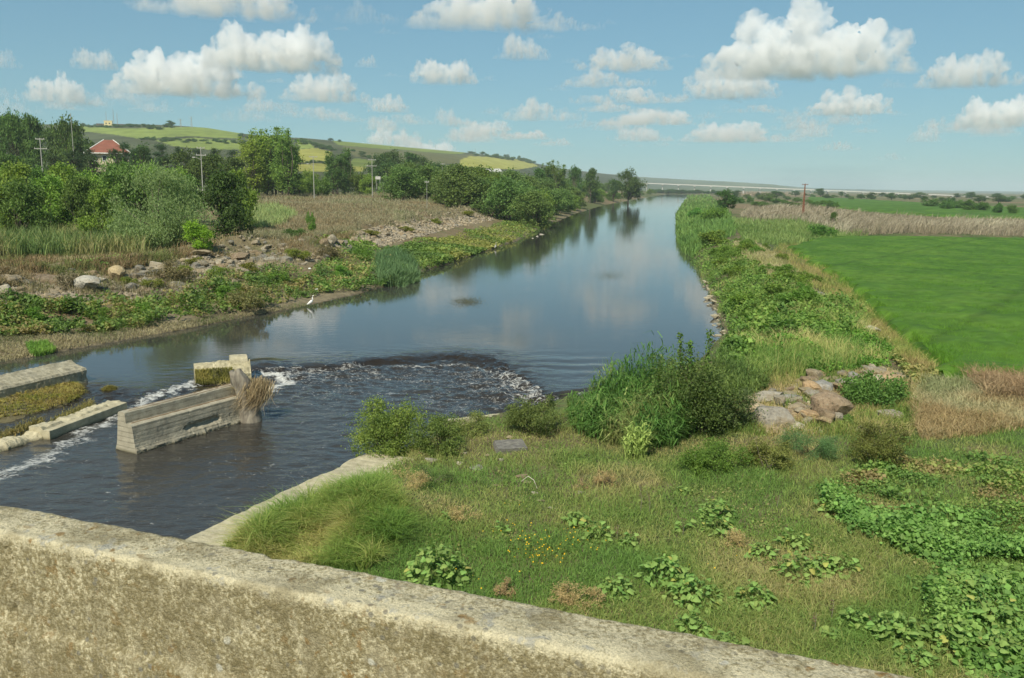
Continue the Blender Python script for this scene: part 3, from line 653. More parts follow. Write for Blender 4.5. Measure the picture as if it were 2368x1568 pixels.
# ---- the wood on the left
W1 = dict(group='dark trees of the wood left of the river')
sk_u = [-60, 20, 60, 95, 120, 150, 180, 205, 260, 330, 400, 470, 520, 560]; sk_v = [262, 251, 256, 292, 285, 262, 280, 318, 338, 330, 338, 345, 336, 350]
for j, u in enumerate(np.arange(-50, 580, 42)):
    v = float(np.interp(u, sk_u, sk_v)) + rng.uniform(-4, 8)
    kk = 'oak' if u < 190 else random.choice(['pine', 'oak', 'pine'])
    put_uv(kk, j, u, v, rng.uniform(300, 360), rng.uniform(70, 95) if kk == 'oak' else rng.uniform(55, 75), col=(.95, 1.0, 1.05), label='dark tree, %s from the left in the back row of the wood' % ORD[j], **W1)
for u, v, w in ((22, 250, 70), (62, 255, 72), (150, 261, 78)):
    put_uv('oak', int(u), u, v, 285, w, col=(1.05, 1.1, 1.0), label={22: 'tall dark tree at the picture edge above the wood', 62: 'tall dark tree second from the picture edge above the wood', 150: 'rounded dark tree standing above the wood against the hill'}[u])
for j, u in enumerate(np.arange(-40, 560, 52)):
    if 225 < u < 262: continue
    put_uv(random.choice(['pine', 'pine', 'oak']), j + 3, u + rng.uniform(-8, 8), rng.uniform(338, 362), rng.uniform(195, 240), rng.uniform(80, 105), label='dark evergreen, %s from the left in the row around the house' % ORD[j], group='evergreens around the house')
for j, (u, v, w) in enumerate([(-20, 372, 90), (35, 368, 95), (95, 378, 90), (150, 372, 100), (205, 384, 80), (262, 358, 100), (322, 365, 85), (400, 380, 90), (430, 396, 80), (545, 385, 70)]):
    put_uv('light' if j not in (2, 5, 8) else 'bushy', j, u, v, rng.uniform(125, 150), w * 1.2, col=(1.0, 1.05, .8) if j != 5 else (1.3, 1.4, 1.2), label='leafy green tree, %s from the left in the middle row of the wood' % ORD[j], group='green trees in the middle of the wood')
for j, (u, v, w) in enumerate([(-15, 420, 110), (50, 405, 120), (120, 400, 120), (180, 398, 110), (232, 430, 90)]):
    put_uv(('light', 'bushy')[j % 2], j + 1, u, v, rng.uniform(98, 110), w * 1.1, col=(.95, .98, .8), label='young tree, %s from the left behind the reed bed' % ORD[j], group='young trees behind the left reeds')
put_uv('willow', 0, 362, 378, 94, 235, label='silvery green willow beside the reeds', rot=.6)
put_uv('bushy', 1, 515, 384, 106, 150, col=(.55, .68, .6), label='very dark tree close behind the willow')
put_uv('light', 0, 455, 505, 87, 72, col=(1.15, 1.35, .6), label='bright yellow green bush at the foot of the willow', cat='bush')
for j, (u, v, w) in enumerate([(575, 303, 58), (600, 291, 58), (630, 285, 60), (652, 289, 58), (672, 312, 52), (612, 326, 72)]):
    put_uv('poplar', j, u, v, 262 + 9 * (j % 3), w, col=(1.45, 1.4, .95) if j in (0, 1, 5) else (1.05, 1.15, 1.0), label='tall poplar, %s in the clump standing clear of the wood' % ('leftmost', 'second from left', 'tallest', 'fourth from left', 'rightmost', 'frontmost')[j], group='poplar clump')
for j, (u, v, Y_, w) in enumerate([(765, 345, 330, 40), (797, 338, 340, 40), (780, 352, 325, 44)]):
    put_uv('poplar', j, u, v, Y_, w, col=(.62, .78, .85), label='dark poplar near the power poles, %s of three' % ('left one', 'right and tallest one', 'middle one')[j], group='dark poplars near the power poles')
for j, (u, v, Y_, w) in enumerate([(875, 352, 430, 60), (905, 345, 440, 70), (945, 348, 450, 70), (975, 358, 440, 60), (900, 372, 400, 70), (960, 375, 400, 70), (1010, 372, 420, 60), (1040, 380, 430, 55)]):
    put_uv('oak', j, u, v, Y_, w, col=(.85, .95, 1.0), label='dark tree of the grove beyond the brown field, %s from its left' % ORD[j], group='grove beyond the brown field')
for j, (u, v, Y_, w) in enumerate([(700, 400, 300, 50), (740, 396, 300, 55), (715, 388, 320, 45), (830, 388, 330, 50), (850, 398, 310, 50), (960, 396, 300, 60), (1000, 392, 310, 60), (1050, 392, 330, 60), (930, 402, 290, 50), (1085, 396, 300, 60), (690, 408, 285, 45)]):
    put_uv(('light', 'shrub')[j % 2], j, u, v, Y_, w, col=(1.0, 1.05, .85), label='green bush, %s from the left along the far edge of the brown field' % ORD[sorted([700, 740, 715, 830, 850, 960, 1000, 1050, 930, 1085, 690]).index(u)], cat='bush', group='bushes behind the brown field')
# ---- trees along the far left bank
j = 0
for Y_, offs in [(206, (1.5,)), (216, (1.5, 9)), (225, (2, 11, 20)), (234, (3, 14, 26, 40)), (246, (4, 17, 36)), (262, (3, 12, 24, 46)), (280, (5, 18, 34)), (300, (4, 14, 27, 44)), (322, (5, 20, 36)), (346, (4, 15, 30)), (375, (5, 22, 40)), (405, (10, 28)), (440, (14, 32)), (478, (5, 30)), (520, (6, 25)), (570, (5, 22)), (640, (6, 26)), (720, (8, 30)), (820, (8, 34)), (940, (10, 40)), (1080, (10, 40)), (1230, (10, 45))]:
    for q, off in enumerate(offs):
        x = float(np.interp(Y_, yL, xL)) - off * (.9 if q == 0 else 1) - rng.uniform(0, 3); j += 1
        h_ = (rng.uniform(6.5, 9.5) if q == 0 else rng.uniform(9.0, 12.0)) * (1 if Y_ < 600 else .8); k_ = 'bushy' if q == 0 or j % 4 else 'oak'
        put(k_, j, x, Y_ + rng.uniform(-5, 5), h_ * rng.uniform(1.15, 1.5), h_, col=(1.15, 1.15, 1.15) if j % 4 else (1.5, 1.4, 1.05), label='bushy tree of the far left bank, %s row, %s from its near end' % (('water side', 'second', 'third', 'back')[q], ORD[ROWN.setdefault(q, 0)]), group='trees along the far left bank', sink=.3); ROWN[q] += 1
for u, v, Y_, w, lab, kk in [(1455, 387, 520, 66, 'big rounded tree standing above the far left bank', 'oak'), (1420, 412, 560, 40, 'lower tree beside the big rounded tree on the far bank', 'oak'), (1367, 385, 470, 40, 'round topped tree above the bank trees', 'oak'), (1330, 381, 460, 34, 'small dark tree above the bank trees', 'oak'),
                             (1262, 372, 400, 34, 'poplar top above the bank trees, first of three', 'poplar'), (1282, 366, 405, 30, 'poplar top above the bank trees, tallest of three', 'poplar'), (1300, 376, 410, 28, 'poplar top above the bank trees, last of three', 'poplar'), (1245, 384, 380, 60, 'dark tree where the hill meets the bank trees', 'oak')]:
    put_uv(kk, int(u), u, v, Y_, w, col=(.9, 1, 1), label=lab)
# ---- hillside trees
def hill_z(x, y):
    D_ = y; u_ = 1184 + FPX * x / y / 1.0; k_ = np.argmin((Vh[:, 0] - x) ** 2 + (Vh[:, 1] - y) ** 2); return float(Vh[k_, 2])
def put_hill(key, i, u, v, wpx, hpx, **kw):
    k_ = int(np.argmin((pu - u) ** 2 + (pv - v) ** 2 + 1e-3 * (Vh[:, 1] > np.interp(u, hu, hD)) * 1e6)); x, y, z = map(float, Vh[k_]); s = y / FPX
    return put(key, i, x, y, wpx * s, hpx * s, z=z - .5, **kw)
put_hill('oak', 0, 394, 293, 27, 15, col=(.8, .9, 1), label='lone rounded tree on the hilltop skyline')
put_hill('oak', 1, 764, 327, 14, 8, col=(.8, .9, 1), label='small tree on the ridge, twin of the one beside it', group='two trees on the ridge'); put_hill('oak', 2, 785, 329, 12, 7, col=(.8, .9, 1), label='small tree on the ridge, twin of the one beside it', group='two trees on the ridge')
HB = dict(label='dark shrub on a hedge line of the hillside', cat='shrub', group='hillside hedge shrubs')
for a_, b_, n_ in [((195, 292), (400, 297), 22), ((330, 324), (560, 330), 22), ((560, 318), (700, 332), 10), ((692, 326), (770, 346), 16), ((690, 376), (800, 378), 10), ((820, 352), (900, 380), 8), ((1150, 362), (1235, 380), 14), ((1000, 386), (1120, 396), 12), ((1090, 356), (1150, 362), 6)]:
    for t_ in np.linspace(0, 1, n_):
        put_hill('shrub', int(t_ * 99), a_[0] + (b_[0] - a_[0]) * t_ + rng.uniform(-5, 5), a_[1] + (b_[1] - a_[1]) * t_ + rng.uniform(-3, 4), rng.uniform(12, 22), rng.uniform(5, 11), col=(.7, .8, .9), **HB)
# ---- trees of the plain on the right
for j in range(46):
    u = 1640 + 760 * (j + rng.uniform(0, 1)) / 46; Y_ = rng.uniform(700, 1300); h_ = rng.uniform(4, 8) * (1 + .5 * (j % 7 == 0)); x = (u - 1184) / FPX * Y_ * 1.0
    put(('oak', 'shrub', 'oak')[j % 3], j, x, Y_, h_ * rng.uniform(1.3, 2.4), h_, col=(.8, .9, 1.05), label='distant dark tree on the plain right of the river', group='distant trees of the plain', z=.8)
for j, (u, v, Y_, w) in enumerate([(2190, 457, 420, 40), (2215, 455, 440, 40), (2245, 459, 400, 50), (2275, 462, 390, 40), (2155, 452, 480, 44), (2310, 466, 350, 30), (2345, 468, 340, 26)]):
    put_uv('shrub', j, u, v, Y_, w, col=(.8, .95, 1), label='dark bush at the far edge of the second rice field', cat='bush', group='bushes at the far edge of the second rice field')
for j_, (u, v, Y_, w) in enumerate([(288, 330, 238, 62), (205, 343, 240, 56), (310, 345, 236, 50)]): put_uv('pine', j_, u, v, Y_, w, col=(.9, 1, 1), label=('pine hiding the right half of the red roof', 'pine hiding the left eaves of the red roof', 'pine at the right end of the red roof')[j_])
for u, v, Y_, w, lab, kk, col in [(1680, 436, 285, 64, 'dark bushy tree on the right bank before the dead reeds', 'oak', (.75, .9, .9)), (1655, 528, 128, 78, 'rounded olive bush at the right bank bend', 'shrub', (1.5, 1.5, 1.2)), (1725, 560, 110, 40, 'small bush on the right bank levee crest', 'shrub', (1.3, 1.4, 1)),
                               (1905, 512, 165, 66, 'dark creeping bush at the corner of the rice field', 'shrub', (.9, 1.1, .9)), (1650, 470, 210, 60, 'green bush leaning over the right bank', 'shrub', (1.2, 1.4, 1.1)), (1610, 478, 240, 50, 'tall green bush at the right water edge', 'shrub', (1.1, 1.4, 1.2)), (1930, 488, 215, 18, 'little dark tree in the dead reed strip', 'oak', (.9, 1, .9)),
                               (685, 522, 118, 62, 'dark thorny bush on the left rock levee', 'shrub', (.75, .8, .8)), (718, 478, 128, 26, 'small green bush in the brown field', 'shrub', (1.2, 1.3, 1))]:
    put_uv(kk, int(u), u, v, Y_, w, col=col, label=lab, cat='bush')
for j in range(14):
    u = 1690 + 16 * j + rng.uniform(-6, 6); Y_ = rng.uniform(420, 640); put('shrub', j, (u - 1184) / FPX * Y_, Y_, rng.uniform(6, 12), rng.uniform(3, 5), col=(.85, 1, .95), label='low dark bush beyond the dead reeds', cat='bush', group='low bushes beyond the dead reeds', z=1)

for j in range(18):
    u = 1500 + 190 * (j + rng.uniform(0, 1)) / 18; Y_ = rng.uniform(1380, 1460); put('bushy', j, (u - 1184) / FPX * Y_, Y_, rng.uniform(14, 24), rng.uniform(5, 8), col=(.75, .85, .95), label='dark tree below the viaduct at the river end', group='trees below the viaduct', z=.8)
for j in range(34):
    t_ = rng.uniform(0, 1); y = 52 + 80 * t_ ** 1.3; w_ = float(field_edge(np.array(y)) - np.interp(y, yR, xR)); x = float(np.interp(y, yR, xR)) + w_ * rng.uniform(.12, .7); s = rng.uniform(.9, 1.7)
    put('shrub', j, x, y, s * rng.uniform(1.3, 2.0), s, col=(1.15, 1.3, .95) if j % 3 else (1.35, 1.3, .9), label='leafy green bush on the right levee', cat='bush', group='leafy bushes of the right levee')
for j, (u, v, w, h_, c) in enumerate([(420, 640, 60, 34, 0), (350, 668, 60, 30, 0), (455, 618, 50, 26, 0), (300, 660, 40, 24, 1), (505, 640, 56, 30, 1), (580, 630, 50, 26, 0), (690, 600, 60, 30, 1), (640, 655, 60, 34, 2), (520, 690, 60, 34, 2), (330, 730, 60, 36, 2), (230, 735, 60, 34, 2), (80, 740, 56, 34, 2), (860, 545, 40, 16, 0), (940, 535, 40, 15, 0), (1010, 515, 36, 14, 0), (1080, 500, 36, 14, 0), (840, 600, 56, 34, 2), (790, 640, 50, 30, 2)]):
    g_ = ground(np.array([float(u)]), np.array([float(v)]), 1.6)[0]; s = float(g_[1]) / FPX
    put('shrub', j, float(g_[0]), float(g_[1]), w * s, h_ * s, col=((1.7, 1.2, 1.0), (1.5, 1.3, .95), (1.2, 1.35, .95))[c], label=('brown dry bush growing between the left levee rocks', 'olive bush growing between the left levee rocks', 'green bush rising from the left bank weeds')[c], cat='bush', group=('brown bushes of the left levee', 'olive bushes of the left levee', 'green bushes of the left bank')[c])

# ================================================================ ground cover
def cover(name, label, P, h, w, cols, lean=.35, az=None, s=.5, seed=5, mat=GRASS, curl=.5, cat='grass', jitter=.18, kind='stuff'):
    c = palette(P, cols, s, seed, jitter); V, F, T_ = blades(P, h, w, lean, az, curl, c)
    return tag(build(name, V, F, mat, tint=T_), label, cat, kind=kind)
def carpet(name, label, poly, n, size, hmax, cols, s=.35, seed=8, z0=1.2, mat=LEAF, cat='weeds', aspect=.75, gaps=.0):
    P = spread(poly, n, z0)
    if gaps: P = P[fbm(P[:, 0] * s * 1.6, P[:, 1] * s * 1.6, 3, seed + 50) + rng.normal(0, .05, len(P)) > gaps]
    size = size * np.where(fbm(P[:, 0] * s * 2.2, P[:, 1] * s * 2.2, 2, seed + 60) > .03, 1.35, .8); hm = hmax * np.clip(.55 + 1.7 * fbm(P[:, 0] * s, P[:, 1] * s, 3, seed), .08, 1.4)
    P = P + np.stack([rng.normal(0, .12, len(P)), rng.normal(0, .12, len(P)), hm * np.sqrt(rnd(len(P))) * rnd(len(P), .7, 1.05)], -1)
    V, F = leaf_quads(P, size * rnd(len(P), .5, 1.4), aspect, 1.1); c = palette(P, cols, s * 1.7, seed + 1)
    return tag(build(name, V, F, mat, tint=np.repeat(c, 4, 0)), label, cat, kind='stuff')
near = [(500, 1275), (700, 1150), (880, 1092), (920, 1050), (1000, 985), (1300, 950), (1560, 1000), (1740, 985), (1950, 975), (2368, 960), (2420, 1600), (2080, 1600), (1500, 1480), (900, 1370)]
P = spread(near, 165000); n = len(P); pn = fbm(P[:, 0] * .35, P[:, 1] * .35, 3, 101)
hh = np.where(pn > .05, .20, .13) * rnd(n, .5, 1.5)
cover('grass', 'short mixed green and dry grass on the flat beside the bridge', P, hh * rnd(n, .6, 1.5), .014, [(.09, .155, .042), (.105, .165, .045), (.135, .175, .055), (.17, .19, .07), (.235, .21, .11)], .8, s=.32, seed=101)
P = np.stack([rnd(60000, -12, 34), rnd(60000, 4, 34), np.zeros(60000)], -1); P[:, 2] = H(P[:, 0], P[:, 1]); qu, qv = project(P)
P = P[(bank_r(P[:, 0], P[:, 1]) > 1.5) & ~inpoly(qu, qv, near) & (P[:, 0] < field_edge(P[:, 1]) - 1) & ((qv > 1180) | (qu > 2400))]
cover('grass', 'grass under and beside the bridge, mostly hidden by the parapet', P, rnd(len(P), .1, .3), .022, [(.09, .155, .042), (.105, .165, .045), (.135, .175, .055), (.17, .19, .07), (.235, .21, .11)], .8, s=.32, seed=101)
P = spread([(520, 1280), (600, 1228), (690, 1182), (770, 1145), (830, 1125), (885, 1130), (930, 1180), (940, 1235), (900, 1285), (840, 1325), (700, 1310)], 26000)
k_ = np.clip(.8 + 2.0 * fbm(P[:, 0] * 1.3, P[:, 1] * 1.3, 3, 111), .25, 1.5)
cover('tall_grass', 'tuft of long arching green grass beside the abutment', P, .58 * k_ * rnd(len(P), .7, 1.3), .018, [(.095, .155, .036), (.125, .175, .045), (.17, .20, .06), (.26, .235, .11)], .85, s=1.0, seed=112)
carpet('ground_herbs', 'low herbs and clover matted into the grass beside the bridge', near, 60000, .055, .13, [(.075, .13, .035), (.10, .16, .045), (.14, .175, .06), (.20, .19, .09)], s=.5, seed=171, gaps=-.06, cat='herbs')
# dry field and bank on the left
P = spread([(560, 440), (620, 425), (760, 408), (900, 410), (1100, 440), (1190, 488), (1100, 500), (830, 530), (720, 560), (640, 560), (560, 560), (590, 500)], 60000, 4.0)
cover('dry_grass', 'brown dry grass of the field left of the river', P, rnd(len(P), .35, 1.0) * np.clip(.5 + 1.6 * (fbm(P[:, 0] * .12, P[:, 1] * .12, 3, 177) + .3), .3, 1.5), .00042 * P[:, 1], [(.17, .175, .085), (.235, .20, .12), (.24, .175, .10), (.22, .195, .115), (.30, .265, .17), (.16, .175, .08)], .6, s=.05, seed=121, mat=DRY, jitter=.2)
P = spread([(750, 425), (800, 408), (960, 415), (1110, 440), (1130, 462), (980, 450), (850, 440)], 9000, 4.0)
cover('dead_weeds', 'tall grey brown dead weeds at the back of the field', P, rnd(len(P), .8, 2.3), .0005 * P[:, 1], [(.20, .155, .11), (.25, .20, .15), (.17, .14, .09)], .18, s=.05, seed=123, mat=DRY, cat='weeds')
P = spread([(0, 590), (200, 590), (420, 565), (560, 545), (700, 540), (860, 540), (700, 580), (560, 570), (420, 600), (240, 632), (100, 650), (0, 662), (-60, 670), (-60, 600)], 24000, 2.2)
cover('dry_grass', 'dry tan grass along the top of the left rock levee', P, rnd(len(P), .3, .8), .05, [(.30, .24, .14), (.22, .17, .09), (.20, .13, .07), (.13, .15, .05)], .4, s=.15, seed=125, mat=DRY)
P = spread([(-60, 520), (60, 510), (240, 530), (330, 545), (420, 560), (330, 592), (200, 596), (60, 600), (-60, 605)], 12000, 2.4)
cover('reeds', 'green reed bed in front of the wood', P, rnd(len(P), 1.2, 2.9), .085, [(.055, .10, .035), (.085, .14, .055), (.13, .18, .07), (.20, .20, .10)], .28, s=.25, seed=127, cat='reeds')
P = spread([(540, 520), (580, 480), (640, 480), (690, 500), (660, 520), (600, 535)], 4500, 2.4)
cover('reeds', 'pale green reeds beside the brown field', P, rnd(len(P), .8, 2.0), .08, [(.15, .19, .085), (.20, .22, .11), (.10, .15, .05)], .3, s=.25, seed=129, cat='reeds')
LEAFY = [(.045, .08, .022), (.065, .112, .03), (.09, .145, .038), (.125, .16, .048), (.17, .145, .07)]
carpet('weeds', 'leafy green weeds below the rocks on the left bank', [(-60, 700), (0, 692), (110, 708), (190, 695), (260, 690), (340, 698), (420, 682), (460, 655), (540, 638), (640, 622), (720, 650), (735, 685), (640, 705), (560, 722), (430, 742), (330, 762), (150, 775), (0, 780), (-60, 790)], 44000, .19, 1.3, LEAFY, s=.5, seed=131, gaps=-.09)
carpet('weeds', 'leafy weeds on the left bank beside the egret', [(735, 680), (720, 640), (760, 592), (830, 575), (900, 585), (960, 610), (965, 655), (860, 672)], 14000, .20, 1.3, LEAFY, seed=133)
P = spread([(870, 600), (920, 590), (960, 618), (970, 655), (930, 672), (875, 660)], 5000, 1)
cover('reeds', 'bluish reeds leaning over the left water edge', P, rnd(len(P), .8, 1.9), .07, [(.06, .105, .05), (.09, .14, .07)], .4, s=.3, seed=135, cat='reeds')
carpet('weeds', 'green and yellowing weeds on the slope of the far left bank', [(880, 590), (960, 560), (1060, 545), (1130, 528), (1210, 498), (1260, 505), (1272, 522), (1200, 555), (1100, 590), (980, 628)], 22000, .30, 1.2, [(.06, .11, .03), (.09, .155, .04), (.12, .17, .045), (.17, .185, .06)], s=.12, seed=137)
carpet('weeds', 'bright green low weeds on the rubble of the left levee', [(700, 545), (780, 535), (860, 560), (880, 580), (830, 580), (740, 560)], 5000, .2, .5, [(.09, .16, .035), (.13, .20, .05)], seed=139)
carpet('weeds', 'bright green patch in the dry grass above the left rocks', [(150, 600), (220, 592), (300, 600), (290, 614), (180, 618)], 3000, .17, .25, [(.09, .18, .035), (.13, .21, .05)], seed=141)
P = spread([(60, 800), (110, 795), (130, 812), (100, 828), (70, 822)], 1500, .3); cover('grass', 'bright green tuft at the foot of the left mud bank', P, rnd(len(P), .2, .5), .03, [(.10, .18, .04), (.14, .22, .05)], .5, seed=143)
P = spread([(-60, 770), (160, 765), (420, 745), (700, 700), (720, 712), (450, 760), (170, 805), (0, 840), (-60, 850)], 9000, .4)
cover('dry_grass', 'withered brown stems on the left mud bank', P, rnd(len(P), .08, .3), .03, [(.24, .19, .11), (.30, .25, .15), (.15, .13, .07), (.10, .12, .04)], .8, s=.3, seed=145, mat=DRY)
# right levee
P = spread([(1600, 620), (1700, 570), (1860, 660), (2000, 740), (2060, 840), (1900, 870), (1740, 905), (1650, 880), (1690, 780), (1640, 690)], 16000, 1.8)
P = P[fbm(P[:, 0] * .3, P[:, 1] * .3, 3, 401) > -.02]; cover('tall_grass', 'seeding grass growing through the weeds of the right levee', P, rnd(len(P), .5, 1.35), .022, [(.10, .15, .045), (.15, .185, .06), (.24, .22, .10), (.30, .25, .14)], .45, s=.4, seed=402)
P = spread([(1800, 565), (1840, 566), (1900, 600), (1960, 660), (2010, 715), (2080, 790), (2170, 865), (2130, 880), (2040, 800), (1960, 705), (1870, 660), (1780, 590)], 14000, 1.0)
cover('tall_grass', 'yellowish rank grass along the edge of the rice field', P, rnd(len(P), .25, .8), .03, [(.12, .17, .05), (.18, .20, .065), (.27, .25, .11), (.20, .17, .08)], .5, s=.3, seed=404)
P = spread([(1640, 930), (1750, 880), (1900, 868), (2060, 860), (2140, 900), (2110, 1010), (1960, 1010), (1760, 1010), (1680, 1000)], 14000, 1.5)
cover('tall_grass', 'mixed green and dry grass around the boulders', P, rnd(len(P), .15, .55), .02, [(.09, .15, .04), (.13, .18, .05), (.24, .22, .10), (.30, .25, .15)], .5, s=.5, seed=406)
P = spread([(240, 650), (330, 620), (430, 596), (590, 566), (700, 580), (690, 620), (560, 650), (430, 690), (300, 700), (120, 705), (-40, 715), (-40, 650), (120, 640)], 12000, 1.8)
P = P[fbm(P[:, 0] * .35, P[:, 1] * .35, 3, 408) > -.06]; cover('dry_grass', 'dry grass and earth litter between the left levee rocks', P, rnd(len(P), .25, .8), .035, [(.26, .21, .13), (.20, .155, .09), (.15, .15, .06), (.13, .10, .06)], .5, s=.3, seed=409, mat=DRY)
carpet('weeds', 'leafy green weeds covering the levee right of the river', [(1590, 610), (1640, 560), (1700, 565), (1770, 640), (1870, 690), (1960, 700), (2000, 740), (1960, 790), (1760, 800), (1700, 880), (1660, 860), (1690, 780), (1660, 700), (1625, 640)], 46000, .17, 1.35, [(.055, .105, .026), (.08, .15, .036), (.11, .185, .045), (.13, .19, .05)], s=.55, seed=151, gaps=-.16)
carpet('creeping_weeds', 'vivid green creeping weeds on the levee above the boulders', [(1760, 760), (1860, 745), (1980, 750), (2060, 810), (2060, 850), (1930, 868), (1780, 860), (1720, 900), (1640, 870), (1700, 800)], 40000, .11, .8, [(.055, .115, .02), (.08, .165, .028), (.115, .20, .04)], s=.5, seed=153, gaps=-.14)
carpet('weeds', 'pale broad weeds between the levee and the rice field', [(1870, 690), (1960, 690), (2010, 730), (2080, 800), (2170, 870), (2120, 890), (2060, 830), (2000, 760)], 12000, .15, .5, [(.13, .18, .06), (.17, .19, .07), (.23, .21, .09), (.10, .15, .045)], s=.4, seed=155)
P = spread([(1695, 565), (1740, 562), (1800, 600), (1870, 660), (1860, 690), (1780, 640), (1720, 600)], 7000, 2)
cover('dry_grass', 'pale dry grass along the right levee crest', P, rnd(len(P), .4, 1.0), .05, [(.34, .27, .16), (.28, .22, .12), (.20, .18, .08)], .4, s=.2, seed=157, mat=DRY)
P = spread([(1566, 560), (1562, 500), (1590, 452), (1640, 450), (1690, 500), (1700, 545), (1640, 560), (1600, 600), (1580, 590)], 9000, 1.4)
cover('reeds', 'green reeds lining the right water edge', P, rnd(len(P), .8, 2.2), .0009 * P[:, 1], [(.06, .11, .035), (.085, .15, .045), (.12, .18, .06)], .35, s=.08, seed=159, cat='reeds')
P = spread([(1690, 510), (1850, 498), (1960, 520), (2010, 545), (1900, 562), (1820, 568), (1720, 560)], 12000, 1.2)
cover('reeds', 'pale green reeds between the levee and the dead reeds', P, rnd(len(P), .6, 1.5), .10, [(.11, .17, .06), (.15, .20, .08), (.075, .13, .04)], .4, s=.1, seed=161, cat='reeds')
P = spread([(1712, 500), (1730, 486), (1850, 474), (2000, 500), (2150, 512), (2420, 518), (2420, 548), (2100, 540), (1950, 546), (1850, 512), (1740, 512)], 24000, 1.0)
cover('dead_reeds', 'strip of pale dead reeds bent by the wind beside the rice fields', P, rnd(len(P), .9, 3.2) * np.clip(.9 + 1.3 * fbm(P[:, 0] * .09, P[:, 1] * .09, 3, 178), .35, 1.4), .0005 * P[:, 1], [(.23, .185, .135), (.30, .24, .17), (.19, .15, .11), (.34, .285, .21)], .75, az=rng.normal(-.3, 1.1, len(P)), s=.06, seed=163, mat=DRY, cat='reeds')
P = spread([(1640, 448), (1700, 436), (1860, 445), (1860, 452), (1700, 452)], 2500, 1.0); cover('dead_reeds', 'distant patch of dead brown reeds by the river bend', P, rnd(len(P), 1.5, 3.2), .0011 * P[:, 1], [(.27, .20, .14), (.20, .15, .10)], .3, s=.02, seed=165, mat=DRY, cat='reeds')
P = spread([(2130, 880), (2250, 885), (2420, 895), (2420, 985), (2260, 1010), (2130, 1020), (2100, 950)], 15000)
cover('dry_grass', 'pale dry grass at the near corner of the rice field', P, rnd(len(P), .2, .55), .025, [(.20, .21, .10), (.30, .27, .15), (.36, .30, .17), (.28, .20, .10)], .6, s=.35, seed=167, mat=DRY)
P = spread([(2230, 875), (2420, 880), (2420, 945), (2280, 925)], 3500); cover('dead_reeds', 'broken tan stalks along the near edge of the rice', P, rnd(len(P), .4, 1.1), .03, [(.36, .27, .15), (.28, .19, .10)], .8, s=.4, seed=169, mat=DRY, cat='stalks')
# rice fields: canopy sheet with blades standing out of it
def rice(name, label, poly, top, n_b, uvpoly, seed, step):
    poly = np.array(poly, float); lo, hi = poly.min(0), poly.max(0)
    gx = np.arange(lo[0], hi[0], step); gy = np.arange(lo[1], hi[1], step); GX, GY = np.meshgrid(gx, gy)
    wx_, wy_ = 2.4 * fbm(GX * .35, GY * .35, 3, seed + 8), 2.4 * fbm(GX * .35, GY * .35, 3, seed + 9); ins = inpoly(GX + wx_, GY + wy_, poly); d_, _, _ = polydist(GX + wx_, GY + wy_, np.concatenate([poly, poly[:1]]))
    hgt = top * (1 - np.exp(-d_ / .25)) * (1 + .45 * fbm(GX * .5, GY * .5, 4, seed) + .12 * fbm(GX * .07, GY * .3, 3, seed + 2))
    base = H(GX, GY); GZ = np.where(ins, base + hgt, base - .3)
    F = grid_faces(*GX.shape); keep = ins.ravel()[F].any(1); Vr = np.stack([GX, GY, GZ], -1).reshape(-1, 3)
    used = np.unique(F[keep]); mp = np.zeros(len(Vr), int); mp[used] = np.arange(len(used)); Vr = Vr[used]; F = mp[F[keep]]
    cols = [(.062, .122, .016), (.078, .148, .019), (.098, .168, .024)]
    c1 = palette(Vr, cols, .25, seed + 4, .12); trk = np.exp(-((np.mod(Vr[:, 0] * .78 - Vr[:, 1] * .62 + 3 * fbm(Vr[:, 0] * .02, Vr[:, 1] * .02, 2, 9), 21.) - 10.5) / .45) ** 2); c1 = c1 * (1 - .28 * trk[:, None]) * .72  # mud and shade between the blades put into the sheet colour, darkened throughout
    u, v = uv_in(uvpoly, n_b); p = at(u, v, .6 + top * .75); k_ = inpoly(p[:, 0], p[:, 1], poly); p = p[k_]
    Pb = p.copy(); Pb[:, 2] = H(p[:, 0], p[:, 1]) + top * .45; sc = np.clip(p[:, 1] / 60, .7, 4)
    dd_, _, _ = polydist(Pb[:, 0], Pb[:, 1], np.concatenate([poly, poly[:1]])); Pb[:, 2] = np.where(dd_ < .6, H(Pb[:, 0], Pb[:, 1]), Pb[:, 2])
    V2, F2, T2 = blades(Pb, rnd(len(Pb), .35, .62) * top * 1.3, .022 * sc, .35, None, .5, palette(Pb, cols, .3, seed + 4, .26))
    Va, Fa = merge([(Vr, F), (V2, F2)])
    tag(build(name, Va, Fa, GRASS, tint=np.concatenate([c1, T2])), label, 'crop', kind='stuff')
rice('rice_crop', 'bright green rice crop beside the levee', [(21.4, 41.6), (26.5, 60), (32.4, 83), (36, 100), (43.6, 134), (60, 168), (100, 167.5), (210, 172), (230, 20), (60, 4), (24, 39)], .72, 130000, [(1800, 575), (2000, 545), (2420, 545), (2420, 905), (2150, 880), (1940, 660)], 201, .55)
f2 = at(np.array([1872, 2000, 2150, 2400, 2420, 2150, 1930, 1880]), np.array([455, 461, 470, 482, 505, 498, 480, 468]), 1.5)
rice('rice_crop', 'second rice field beyond the dead reeds', [tuple(q[:2]) for q in f2], .8, 6000, [(1860, 452), (2420, 470), (2420, 510), (1900, 480)], 211, 3.5)

